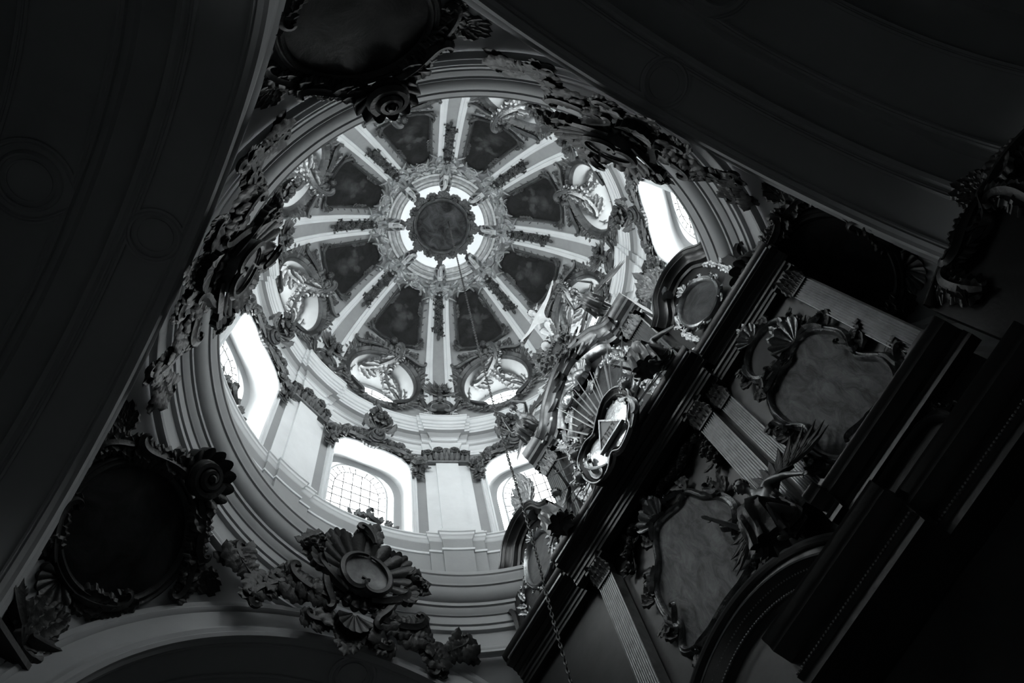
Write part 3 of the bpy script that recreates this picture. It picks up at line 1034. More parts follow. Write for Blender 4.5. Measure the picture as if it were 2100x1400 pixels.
# carved tufts lying on the sill cornice in front of the windows
def make_sill_foliage():
    t = T('sill_foliage', '', 'carving', (4.95, 0, 16.12), 0, 'carved tufts on the window sills')
    mp = m_pl((4.96, 0, 16.10), (0, 1, 0), (0, 0, 1), (-1, 0, 0))
    q = MB()
    for i in range(16):
        x = -.45 + .9 * i / 15
        leaf(q, x, 0, PI / 2 + (rng.random() - .5) * 2.2, .20 + .16 * rng.random(), .07, mp, lobes=3, lift=.3, n0=.0, curl=rng.random() - .5)
    t.part('leaves', q, M['orn'], stuff=True)
    q = MB(); scroll(q, -.2, .02, .3, .7, .05, mp, k=1.4, kb=30, n0=.02); t.part('scroll', q, M['orn'])
    q = MB(); flower(q, .22, .12, .12, mp, 6, n0=.05); t.part('flower', q, M['orn'])
    return t


sf = make_sill_foliage()
sf.e.location = rz(sf.base, math.radians(89)); sf.e.rotation_euler = (0, 0, math.radians(89))
sf.e['label'] = 'carved leafy tuft lying on the sill of the seven o\'clock drum window'
sf.copy(math.radians(136), 'carved leafy tuft lying on the sill of the eight o\'clock drum window')


# ------------------------------------------------------------------ dome ribs
def make_rib():
    t = T('dome_rib', '', 'rib', rz((4.9, 0, 22.45), 0), 0, 'white ribs of the dome')
    ts = np.linspace(math.radians(1.), math.radians(64.5), 34)

    def strip(name, cs, m, t0=0, t1=34):
        q = MB(); V = []
        for tt in ts[t0:t1]:
            hw = np.interp(math.degrees(tt), [0, 62], [.535, .315])
            r = R0 * math.cos(tt)
            for f_, n_ in cs:
                V.append((math.asin(f_ * hw / r), tt, n_))
        q.add(m_domeA(np.array(V)), gridf(t1 - t0, len(cs)))
        t.part(name, q, m, smooth=True, angle=.5)
    for s in (-1, 1):
        strip('band', [(s * 1.0, -.02), (s * 1.0, .085), (s * .97, .10), (s * .68, .10), (s * .66, .09)], M['white'])
        strip('fillet', [(s * .66, .095), (s * .655, .06), (s * .50, .06), (s * .48, .075), (s * .44, .075), (s * .43, .02)], M['white'])
    strip('recess', [(-.44, .025), (.44, .025)], M['grey'])  # shading of the sunk centre put into its colour as grey plaster
    # drop of leaves and blossoms hanging in the recess from the crown
    mp = m_dome(0)
    def y(d): return math.radians(d) * 5.2
    q = MB(); fl = MB()
    path = np.c_[np.zeros(12), np.linspace(y(63.5), y(46.5), 12)]
    garland(one(q), one(fl), path, mp, .27, 24, n0=.04, fl=.6, L=.22)
    leaf(q, 0, y(47), -PI / 2, .3, .07, mp, lobes=4, n0=.05)
    t.part('drop_foliage', q, M['orn'], stuff=True); t.part('drop_blossoms', fl, M['orn'], stuff=True)
    return t


offs = [67.5, 112.5, 157.5, 202.5, 247.5, 292.5, 337.5, 22.5]
place8(make_rib(), offs, ['white double-banded dome rib with leaf drop, at %s o\'clock round the medallion' % CLOCK[o] for o in offs])


def make_rib_cartouche():
    t = T('rib_cartouche', '', 'cartouche', (4.8, 0, 22.6), 0, 'dark cartouches at the feet of the ribs')
    mp = m_dome(math.radians(9.5))
    q = MB(); disc(q, 0, .0, .27, .24, mp, dome=-.05, n0=.16, rings=6, rim=.1); t.part('shield', q, M['orn'])
    for s in (-1, 1):
        q = MB(); scroll(q, s * .02, .34, -PI / 2 + s * 1.35, 1.05, .05, mp, k=-s * 2.3, kb=-s * 22, n0=.14, N=46); t.part('frame_scroll', q, M['orn'])
        q = MB(); scroll(q, s * .36, -.16, PI / 2 - s * .5, .75, .055, mp, k=s * .3, kb=-s * 46, n0=.10); t.part('side_volute', q, M['orn'])
        q = MB()
        for i in range(5): leaf(q, s * (.30 + .04 * i), -.32 + .15 * i, (0 if s > 0 else PI) + s * (-.9 + .4 * i), .30, .09, mp, lobes=4, curl=s * .8, n0=.08)
        t.part('side_leaves', q, M['orn'], stuff=True)
    q = MB(); shell(q, 0, -.26, -PI / 2, .34, 2.7, 9, mp, n0=.06, depth=.35); t.part('shell', q, M['orn'])
    q = MB(); spray(one(q), 0, -.30, -PI / 2, 7, .42, .1, mp, spread=3.0, n0=.04); t.part('foot_leaves', q, M['orn'], stuff=True)
    q = MB(); flower(q, 0, .30, .11, mp, 6, n0=.2); t.part('rosette', q, M['orn'])
    # bouquet
    q = MB(); fl = MB()
    for i in range(13):
        a = PI / 2 + (rng.random() - .5) * 2.1; r = .10 + .42 * rng.random()
        flower(fl, r * math.cos(a) * .62, .62 + r * math.sin(a) * 1.0, .085 + .03 * rng.random(), mp, 5, n0=.18 + .1 * rng.random(), h=.7)
    for i in range(16):
        a = PI / 2 + (rng.random() - .5) * 3.3
        leaf(q, .05 * math.cos(a), .72, a, .35 + .3 * rng.random(), .07, mp, lobes=3, n0=.10, lift=.2)
    t.part('bouquet_leaves', q, M['orn'], stuff=True); t.part('bouquet_flowers', fl, M['orn'], stuff=True)
    q = MB(); P = [(0, .36, .15), (-.01, .5, .2), (0, .66, .16)]; tube(q, openspline(P, 4), .09, mp, 8); t.part('vase', q, M['orn'])
    return t


place8(make_rib_cartouche(), offs, ['carved cartouche with bouquet at foot of the %s o\'clock dome rib' % CLOCK[o] for o in offs])


# ------------------------------------------------------------------ heads and figures
def head_mesh(mb, c, r, fwd=(0, 0, 1), up=(0, 1, 0), mp=m_id):
    """a sculpted head: eye sockets, nose, lips, chin and ears on a deformed sphere; r is half the head height"""
    f = np.asarray(fwd, float); f /= np.linalg.norm(f)
    u = np.asarray(up, float); u -= f * (u @ f); u /= np.linalg.norm(u)
    s = np.cross(u, f)
    nu, nv = 22, 28
    V = []
    for i in range(nu):
        ph = PI * (i + .01) / (nu - .98)
        for j in range(nv):
            th = 2 * PI * j / nv
            x, y, z = math.sin(ph) * math.sin(th), math.cos(ph), math.sin(ph) * math.cos(th)
            w = .76 - (.16 * max(0, -y) ** 1.2)
            X, Y, Z = x * w, y, z * .86
            if z > 0:
                g = lambda cx, cy, sx, sy: math.exp(-((x - cx) / sx) ** 2 - ((y - cy) / sy) ** 2)
                Z += .24 * g(0, -.12, .13, .17) + .08 * g(0, .1, .09, .25) - .11 * (g(.3, .07, .16, .1) + g(-.3, .07, .16, .1))
                Z += .05 * (g(.3, .06, .09, .05) + g(-.3, .06, .09, .05)) + .07 * g(0, -.42, .2, .06) - .05 * g(0, -.48, .22, .03) + .06 * g(0, -.54, .16, .05)
                Z += .10 * g(0, -.8, .25, .15) + .05 * (g(.42, -.25, .2, .2) + g(-.42, -.25, .2, .2))
            else:
                Z *= 1.08
            if abs(z) < .3 and abs(x) > .7: X += math.copysign(.13 * math.exp(-((y + .02) / .2) ** 2 - ((z + .05) / .14) ** 2), x)
            V.append(np.asarray(c) + r * (X * s + Y * u + Z * f))
    mb.add(mp(np.array(V)), gridf(nu, nv, False, True))


def hair_mesh(mb, c, r, fwd, up, mp=m_id, curls=46, low=-.25):
    f = np.asarray(fwd, float); f /= np.linalg.norm(f)
    u = np.asarray(up, float); u -= f * (u @ f); u /= np.linalg.norm(u)
    s = np.cross(u, f)
    for i in range(curls):
        y = 1 - (1 - low) * (i + .5) / curls; a = i * 2.39996
        q = math.sqrt(max(0, 1 - y * y)); x, z = q * math.sin(a), q * math.cos(a)
        if z > .28 and y < .62: continue
        p = np.asarray(c) + r * (x * .80 * s + y * .98 * u + z * .90 * f)
        ball(mb, p, r * .22, mp, 6, 5)


def figure(name, J, edges, rad, mat_, parent, base, head=None, subs=2):
    """a body grown from a skeleton with a skin, baked to one mesh; the head (with its face) joined to it"""
    bm = bmesh.new(); lay = bm.verts.layers.skin.verify()
    vs = {}
    for k, p in J.items():
        v = bm.verts.new(p); vs[k] = v
        r = rad[k]; v[lay].radius = (r, r) if np.isscalar(r) else r
    for a, b in edges: bm.edges.new((vs[a], vs[b]))
    vs['pelvis'][lay].use_root = True
    me = bpy.data.meshes.new(name + '_skeleton'); bm.to_mesh(me); bm.free()
    o = bpy.data.objects.new(name + '_skeleton', me); COL.objects.link(o)
    md = o.modifiers.new('skin', 'SKIN'); md.use_smooth_shade = True
    sb = o.modifiers.new('smooth', 'SUBSURF'); sb.levels = subs; sb.render_levels = subs
    dg = bpy.context.evaluated_depsgraph_get()
    ev = o.evaluated_get(dg); m2 = ev.to_mesh()
    V = np.array([v.co[:] for v in m2.vertices]); Fc = [tuple(p.vertices) for p in m2.polygons]
    ev.to_mesh_clear()
    bpy.data.objects.remove(o, do_unlink=True); bpy.data.meshes.remove(me)
    mb = MB(); mb.add(V, Fc)
    if head: head_mesh(mb, *head)
    ob = mesh_obj(name, mb, mat_, parent, base)
    return ob


def add_hand(J, E, R, wrist, pos, d, side, r, key, curl=.35):
    """palm, four fingers of unequal length and a thumb leaving the side of the palm"""
    d = Vector(d).normalized(); side = (Vector(side) - d * Vector(side).dot(d)).normalized(); nrm = d.cross(side)
    p = Vector(pos)
    J[key + 'palm'] = tuple(p + d * r * 1.6); R[key + 'palm'] = (r * .9, r * .5); E.append((wrist, key + 'palm'))
    for i, (o, ln) in enumerate(((-.75, 1.5), (-.25, 1.8), (.25, 1.7), (.75, 1.3))):
        b = p + d * r * 2.6 + side * o * r * .8
        a = b + d * r * ln * .9 + nrm * curl * r * .5; c = a + d * r * ln * .8 + nrm * curl * r * 1.3
        for q, (pt, rr) in enumerate(((b, .27), (a, .24), (c, .18))):
            J['%sf%d%d' % (key, i, q)] = tuple(pt); R['%sf%d%d' % (key, i, q)] = r * rr
        E += [(key + 'palm', '%sf%d0' % (key, i)), ('%sf%d0' % (key, i), '%sf%d1' % (key, i)), ('%sf%d1' % (key, i), '%sf%d2' % (key, i))]
    a = p + d * r * 1.3 - side * r * 1.15; c = a + d * r * 1.2 - side * r * .5 + nrm * r * .4
    J[key + 't0'] = tuple(a); R[key + 't0'] = r * .30; J[key + 't1'] = tuple(c); R[key + 't1'] = r * .22
    E += [(key + 'palm', key + 't0'), (key + 't0', key + 't1')]


def body(name, H, pts, mat_, parent, base, faceto, upv=(0, 0, 1), hands=True, feet=True):
    """pts: positions of pelvis, waist, chest, neck, head, shoulders, elbows, wrists, hips, knees, ankles, toes; H standing height"""
    k = H / 1.75
    J = dict(pts); head = J.pop('head')
    R = {'pelvis': .145, 'waist': .125, 'chest': .15, 'neck': .055}
    for s in 'LR':
        R.update({s + 'sho': .075, s + 'elb': .046, s + 'wri': .030, s + 'hip': .105, s + 'kne': .066, s + 'ank': .040, s + 'toe': .032})
    R = {a: b * k for a, b in R.items()}
    E = [('pelvis', 'waist'), ('waist', 'chest'), ('chest', 'neck')]
    for s in 'LR': E += [('chest', s + 'sho'), (s + 'sho', s + 'elb'), (s + 'elb', s + 'wri'), ('pelvis', s + 'hip'), (s + 'hip', s + 'kne'), (s + 'kne', s + 'ank'), (s + 'ank', s + 'toe')]
    hd = np.asarray(head, float); nk = np.asarray(J['neck'], float)
    J['skull'] = tuple(nk + (hd - nk) * .75); R['skull'] = .05 * k; E.append(('neck', 'skull'))
    if hands:
        for s in 'LR':
            w = Vector(J[s + 'wri']); e = Vector(J[s + 'elb'])
            sd = (w - e).cross(Vector(faceto)); 
            if sd.length < 1e-3: sd = Vector((1, 0, 0))
            add_hand(J, E, R, s + 'wri', w, w - e, sd * (1 if s == 'L' else -1), .036 * k, s)
    return figure(name, J, E, R, mat_, parent, base, head=(head, .122 * k, faceto, upv))


def drape(mb, path, rx, ry, folds=9, amp=.18, mp=m_id, seg=40, phase=0.):
    """hanging cloth round a path: an oval tube whose wall is gathered into folds that deepen downwards"""
    P = np.asarray(path, float); N = len(P)
    Tn = np.gradient(P, axis=0); Tn /= np.linalg.norm(Tn, axis=1)[:, None]
    ref = np.array([1., .1, 0]); S = np.cross(Tn, ref); S /= np.linalg.norm(S, axis=1)[:, None]; U = np.cross(S, Tn)
    th = np.arange(seg) * 2 * PI / seg
    V = []
    for i in range(N):
        s = i / (N - 1)
        g = 1 + amp * (.35 + .65 * s) * np.sin(folds * th + phase + 2.2 * s + .8 * np.sin(2 * th)) + .06 * np.sin(23 * th + 5 * s)
        V.append(P[i] + S[i] * (np.cos(th) * g * rx[i])[:, None] + U[i] * (np.sin(th) * g * ry[i])[:, None])
    V.append(P[-1] + (V[-1] - P[-1]) * .55 - Tn[-1] * rx[-1] * .25); V.append(P[-1] + (V[-1] - P[-1]) * .1 - Tn[-1] * rx[-1] * .2)
    mb.add(mp(np.concatenate(V)), gridf(N + 2, seg, False, True))


def wing(mb, o, out, up, nrm, L, W):
    """feathered wing: three overlapping rows of feathers fanned from the shoulder"""
    mp = m_pl(o, out, up, nrm)
    for row, (n, l, w) in enumerate(((9, 1., .10), (8, .7, .09), (7, .42, .085))):
        for i in range(n):
            u = i / (n - 1)
            leaf(mb, L * .42 * (1 - u) * .9, W * .18 * (1 - u), PI / 2 - 1.55 + 1.75 * u - .3, L * l * (.62 + .38 * math.sin(PI * min(1, u + .25))), L * w, mp, curl=.5, lobes=1, lift=.06, n0=.02 * (3 - row) + .025 * row)
    P = openspline([(0, 0, .03), (L * .25, W * .16, .06), (L * .5, W * .12, .05)], 5)
    tube(mb, P, np.linspace(L * .09, L * .04, len(P)), mp, 7)


def cherub(t, x, y, r, mp, mat_h, mat_o, n0=.1):
    """winged cherub head as parts of thing t, facing off the wall"""
    fw = (0, -.15, 1)
    q = MB(); head_mesh(q, (x, y, n0 + r * .6), r, fw, (0, 1, 0), mp); h = t.part('cherub_head', q, mat_h)
    q = MB(); hair_mesh(q, (x, y, n0 + r * .6), r, fw, (0, 1, 0), mp, 40); t.part('hair', q, mat_o, parent=h)
    for s in (-1, 1):
        q = MB()
        for i in range(5): leaf(q, x + s * r * .5, y - r * .35, (0 if s > 0 else PI) + s * (.75 - .33 * i), r * (2.2 - .2 * i), r * .42, mp, curl=-s * .7, lobes=1, lift=.12, n0=n0 * .4 + .01 * i)
        t.part('wing', q, mat_o)


# ------------------------------------------------------------------ dome paintings with their frames
def make_painting(mk):
    t = T('dome_painting', '', 'painting', rz((3.2, 0, 26.2), 0), 0, 'dark paintings between the dome ribs')
    def y(d): return math.radians(d) * 5.2
    mp = m_dome(0)
    yb, yt, ym = y(39.6), y(62.6), y(41.5)
    hwb, hwt = .80, .37
    # trapezium with a curved foot and a scrolled head
    corner = [(-hwb, yb + .10), (-hwb * .55, yb + .03), (0, yb - .02), (hwb * .55, yb + .03), (hwb, yb + .10)]
    right = [(hwb - (hwb - hwt) * s, yb + .10 + (yt - yb - .22) * s) for s in np.linspace(0, 1, 12)][1:]
    headr = [(hwt - .03, yt - .06), (hwt * .7, yt), (hwt * .35, yt + .05), (0, yt + .06)]
    path = np.array(corner + right + headr + [(-a, b) for a, b in headr[:-1][::-1]] + [(-a, b) for a, b in right[::-1]])
    q = MB(); fill(q, path, .035, mp, rings=7); t.part('canvas', q, mk)
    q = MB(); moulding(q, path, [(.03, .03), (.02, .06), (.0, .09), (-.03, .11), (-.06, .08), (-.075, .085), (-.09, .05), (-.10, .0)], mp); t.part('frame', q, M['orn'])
    # head ornament: paired scrolls and a shell
    for s in (-1, 1):
        q = MB(); scroll(q, s * .30, yt - .12, PI / 2 + s * .2, .75, .036, mp, k=s * 1.6, kb=s * 30, n0=.09); t.part('head_scroll', q, M['crown'])
        q = MB(); scroll(q, s * .40, yt - .28, PI / 2 - s * .5, .5, .030, mp, k=-s * 1.2, kb=-s * 36, n0=.07); t.part('head_scroll', q, M['crown'])
        q = MB()
        for i in range(4): leaf(q, s * (.36 + .02 * i), yt - .36 - i * .12, -PI / 2 + s * (.8 + .1 * i), .26, .07, mp, lobes=3, curl=-s * .8, n0=.05)
        spray(one(q), s * .74, yb + .16, (0 if s > 0 else PI) - s * .55, 5, .34, .08, mp, spread=2.2, n0=.06)
        t.part('corner_leaves', q, M['orn'], stuff=True)
        q = MB(); scroll(q, s * .62, yb - .02, (0 if s > 0 else PI) + s * .3, .62, .04, mp, k=s * 1.5, kb=s * 28, n0=.08); t.part('foot_scroll', q, M['orn'])
        q = MB(); P = np.c_[np.array([s * (hwb + .09 - (hwb - hwt) * u) for u in np.linspace(.25, .9, 8)]), np.linspace(yb + .45, yt - .3, 8)]
        garland(one(q), one(q), P, mp, .10, 8, n0=.03, fl=0, L=.15); t.part('side_sprigs', q, M['orn'], stuff=True)
    q = MB(); shell(q, 0, yt + .02, PI / 2, .27, 2.8, 7, mp, n0=.08, depth=.35); t.part('head_shell', q, M['crown'])
    cherub(t, 0, yb - .10, .12, mp, M['orn'], M['orn'], n0=.12)
    return t


FIGL = {90: 'robed woman with raised arm', 45: 'seated shadowy figure', 135: 'reclining robed figure', 0: 'winged robed figure', 315: 'reclining draped figure', 180: 'almost black scene', 225: 'pale cloud over dark ground', 270: 'kneeling pale figure'}
ta = make_painting(M['dome_painting']); oa = [90, 0, 135, 180]
place8(ta, oa, ['dark trapezoid painting of a %s, at %s o\'clock in the dome' % (FIGL[o], BAY[o]) for o in oa])
tb = make_painting(M['dome_painting_b']); ob_ = [45, 315, 225, 270]
place8(tb, ob_, ['dark trapezoid painting of a %s, at %s o\'clock in the dome' % (FIGL[o], BAY[o]) for o in ob_])


# ------------------------------------------------------------------ carved surrounds of the round windows and the stucco inside them
def make_surround():
    t = T('oculus_surround', '', 'surround', (4.7, 0, ZO), 0, 'carved surrounds of the round dome windows')
    Rr = [TR_ - .01, TR_ + .03, TR_ + .07, TR_ + .11, TR_ + .20, TR_ + .27, TR_ + .30]
    nn = [.0, .07, .09, .05, .10, .06, -.02]
    n = 144
    q = MB(); rows = []
    for i, (R, h) in enumerate(zip(Rr, nn)):
        lp = oculus_loop(R, n)
        a = np.arange(n) * 2 * PI / n
        hh = np.full(n, h)
        if i in (4, 5): hh = h + .045 * np.abs(np.sin(a * 30)) - .02
        rows.append(np.c_[lp, hh])
    q.add(m_domeA(np.concatenate(rows)), gridf(len(rows), n, False, True))
    t.part('fluted_ring', q, M['orn'])
    mp = m_dome(TO)
    q = MB(); rp = 1.30
    for i in range(46):
        a = i * 2 * PI / 46 + .05 * rng.random()
        p = oculus_loop(TR_ + .2, 46)[i % 46]
        aa = 2 * PI * i / 46
        x = p[0] * R0 * math.cos(p[1]); yy = (p[1] - TO) * 5.2
        sd = 1 if math.cos(aa) > 0 else -1
        if abs(x) > 1.22: continue
        leaf(q, x, yy, aa + sd * .9, .34, .095, mp, curl=-sd * 1.2, lobes=3, lift=.16, n0=.06)
    t.part('rocaille_leaves', q, M['orn'], stuff=True)
    for s in (-1, 1):
        q = MB(); scroll(q, s * .30, 1.36, (0 if s > 0 else PI) - s * .1, 1.15, .055, mp, k=-s * 1.0, kb=s * 34, n0=.10); t.part('upper_scroll', q, M['orn'])
        q = MB(); scroll(q, s * .95, -.62, -PI / 2 - s * .6, .8, .055, mp, k=-s * .8, kb=s * 30, n0=.08); t.part('lower_scroll', q, M['orn'])
        L, S = [], []
        leafy_scroll(many(L), many(S), s * .2, 1.45, (0 if s > 0 else PI) + s * .35, .8, .04, mp, k=-1.0, kb=26, side=s, nl=4)
        for k_ in S: t.part('acanthus_stem', k_, M['orn'])
        q = MB()
        for k_ in L:
            for v, in zip(k_.v): pass
            q.add(np.concatenate(k_.v), k_.f)
        t.part('acanthus_leaves', q, M['orn'], stuff=True)
    # stucco in the head of the tunnel: a C-scroll with sprigs
    def tun(P):
        a = PI / 2 + P[:, 0] / TR_; R = TR_ * .99 - P[:, 2]
        return np.c_[4.75 + P[:, 1], R * np.cos(a), ZO + R * np.sin(a)]
    L, S = [], []
    P, th = leafy_scroll(many(L), many(S), -.95, -.15, .5, 2.1, .10, tun, k=-.6, kb=-22, ka=-6, side=1, nl=8, W=.17, n0=.02, lobes=4)
    P2, th2 = leafy_scroll(many(L), many(S), 1.15, .42, PI + .1, 1.5, .075, tun, k=.9, kb=22, side=1, nl=7, W=.15, n0=.02)
    for k_ in S: t.part('stucco_scroll', k_, M['orn'])
    q = MB()
    for k_ in L: q.add(np.concatenate(k_.v), k_.f)
    for (x, yy, a) in ((-1.05, -.1, 2.6), (1.0, .05, .4), (.55, .5, .9), (-.5, .45, 2.2)):
        P, th = spath(x, yy, a, .55, rng.random() * 1.6 - .8, 9, .02, .03)
        tube(q, P, .014, tun, 5)
        for i in range(2, 9):
            leaf(q, P[i, 0], P[i, 1], th[i] + (.9 if i % 2 else -.9), .15, .045, tun, lobes=1, n0=.02)
    t.part('stucco_leaves', q, M['orn'], stuff=True)
    return t


offs = [90, 45, 135, 315, 0, 180, 225, 270]
place8(make_surround(), offs, ['dark carved leaf surround of the round dome window at %s o\'clock' % BAY[o] for o in offs])

# ------------------------------------------------------------------ crown of the dome
t = T('crown_ring', 'grey carved crown ring of scrolls and shells round the central medallion', 'crown ornament', (0, 0, 27.2), 0)
def yd(d): return math.radians(d) * 5.2
mpd = lambda az: m_dome(0, az)
for k in range(8):
    az = k * PI / 4; a2 = az + PI / 8
    # moulded arc between two brackets
    q = MB()
    u = np.linspace(-.27, .27, 14)
    rows = []
    for tt, n_ in ((73.6, -.02), (73.2, .12), (72.2, .17), (71.4, .17), (71.2, .12), (70.4, .13), (69.8, .10), (69.6, .06), (68.6, .07), (68.2, .0)):
        rows.append(np.c_[az + u, np.full(14, math.radians(tt)), np.full(14, n_)])
    q.add(m_domeA(np.concatenate(rows)), gridf(len(rows), 14))
    for e in (0, 13):
        q.add(m_domeA(np.array([r[e] for r in rows])), [tuple(range(len(rows)))])
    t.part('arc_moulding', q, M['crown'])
    mp = mpd(a2)
    for s in (-1, 1):
        q = MB(); scroll(q, s * .06, yd(64.5), PI / 2 - s * .5, .95, .045, mp, k=s * 1.2, ka=s * 4, kb=-s * 30, n0=.10, N=44); t.part('bracket_scroll', q, M['crown'])
        q = MB(); scroll(q, s * .22, yd(66), -PI / 2 + s * .9, .62, .04, mp, k=-s * 1.8, kb=-s * 28, n0=.10); t.part('bracket_scroll', q, M['crown'])
    q = MB(); shell(q, 0, yd(66.5), -PI / 2, .40, 3.2, 9, mp, n0=.08, depth=.3); t.part('shell', q, M['crown'])
    q = MB(); box(q, (0, yd(70.5), .10), (.17, .42, .22), mp); scroll(q, 0, yd(70), PI / 2, .5, .06, mp, k=.2, kb=40, n0=.2); t.part('bracket', q, M['crown'])
    q = MB(); spray(one(q), 0, yd(72.5), PI / 2, 5, .34, .10, mp, spread=2.2, n0=.10, lobes=4); t.part('bracket_leaves', q, M['orn'], stuff=True)
    q = MB()
    for i in range(44):
        td = 60.5 + 8.5 * rng.random(); yy = yd(td); x = (rng.random() - .5) * (1.5 if td > 64 else .55)
        leaf(q, x, yy, rng.random() * 6.3, .20 + .12 * rng.random(), .06, mp, curl=(rng.random() - .5) * 2, lobes=3, n0=.02, lift=.15)
    for i in range(9):
        flower(q, (rng.random() - .5) * 1.3, yd(64.5 + 4 * rng.random()), .055, mp, 5, n0=.04)
    t.part('filler_foliage', q, M['crown'], stuff=True)
    mp = mpd(az)
    for s in (-1, 1):
        q = MB(); scroll(q, s * .10, yd(66.6), (0 if s > 0 else PI) - s * .7, .62, .036, mp, k=s * 1.6, kb=s * 30, n0=.08); t.part('field_scroll', q, M['crown'])

t = T('dome_medallion', 'round dark painted medallion hanging in the bright opening of the dome', 'medallion', (0, 0, 27.85), 0)
ZM = 27.86
dn = m_pl((0, 0, ZM), (1, 0, 0), (0, 1, 0), (0, 0, -1))
q = MB(); disc(q, 0, 0, .86, .86, dn, dome=.10, n0=.02, seg=64, rings=8, rim=.06); t.part('canvas', q, M['medallion'])
th = np.arange(72) * 2 * PI / 72
q = MB(); moulding(q, np.c_[.84 * np.cos(th), .84 * np.sin(th)], [(.03, .02), (.02, .08), (-.02, .12), (-.07, .09), (-.09, .10), (-.12, .05), (-.12, -.08)], dn); t.part('frame', q, M['orn'])
for k in range(8):
    a = k * PI / 4 + PI / 8
    q = MB(); spray(one(q), .88 * math.cos(a), .88 * math.sin(a), a, 5, .42, .13, dn, spread=2.6, n0=.02, lobes=4)
    t.part('rim_leaves', q, M['orn'], stuff=True)
    q = MB(); shell(q, .90 * math.cos(a + PI / 8), .90 * math.sin(a + PI / 8), a + PI / 8, .27, 2.6, 5, dn, n0=.02, depth=.3); flower(q, .96 * math.cos(a + PI / 8), .96 * math.sin(a + PI / 8), .10, dn, 6, n0=.08); t.part('rim_shell', q, M['orn'])
    q = MB(); tube(q, np.array([(.8 * math.cos(a), .8 * math.sin(a), ZM), (1.5 * math.cos(a), 1.5 * math.sin(a), ZM + .12), (1.73 * math.cos(a), 1.73 * math.sin(a), ZM + .12)]), .05, m_id, 6); t.part('strut', q, M['orn'])

# hanging chain
CH = np.array([(.10, -.25, 27.75), (.98, 1.15, 18.0), (1.22, 1.5, 13.5), (1.33, 1.62, 11.0), (1.36, 1.72, 9.0), (1.38, 1.76, 6.2)])
d = np.concatenate([[0], np.cumsum(np.linalg.norm(np.diff(CH, axis=0), axis=1))])
t = T('hanging_chain', 'long iron lamp chain hanging from the dome medallion past the altar', 'chain', tuple(CH[0]), 0)
lm = MB(); uu = np.arange(12) * 2 * PI / 12
tube(lm, np.c_[.032 * np.cos(uu), .062 * np.sin(uu), np.zeros(12)], .0125, m_id, 5, closed=True)
first = None
nl = 285
for i in range(nl):
    q = d[-1] * (i + .5) / nl
    p = Vector([np.interp(q, d, CH[:, k]) for k in range(3)]); p2 = Vector([np.interp(min(d[-1], q + .05), d, CH[:, k]) for k in range(3)])
    dr = (p2 - p); dr = dr.normalized() if dr.length > 1e-6 else Vector((0, 0, -1))
    if first is None:
        first = mesh_obj('link', lm, M['iron'], t.e); o = first
    else:
        o = first.copy(); COL.objects.link(o)
    e = dr.to_track_quat('Y', 'Z') @ __import__('mathutils').Quaternion((0, 1, 0), (i % 2) * PI / 2 + .3)
    o.rotation_euler = e.to_euler(); o.location = p - Vector(CH[0]); o.scale = (.62, .95, .62)


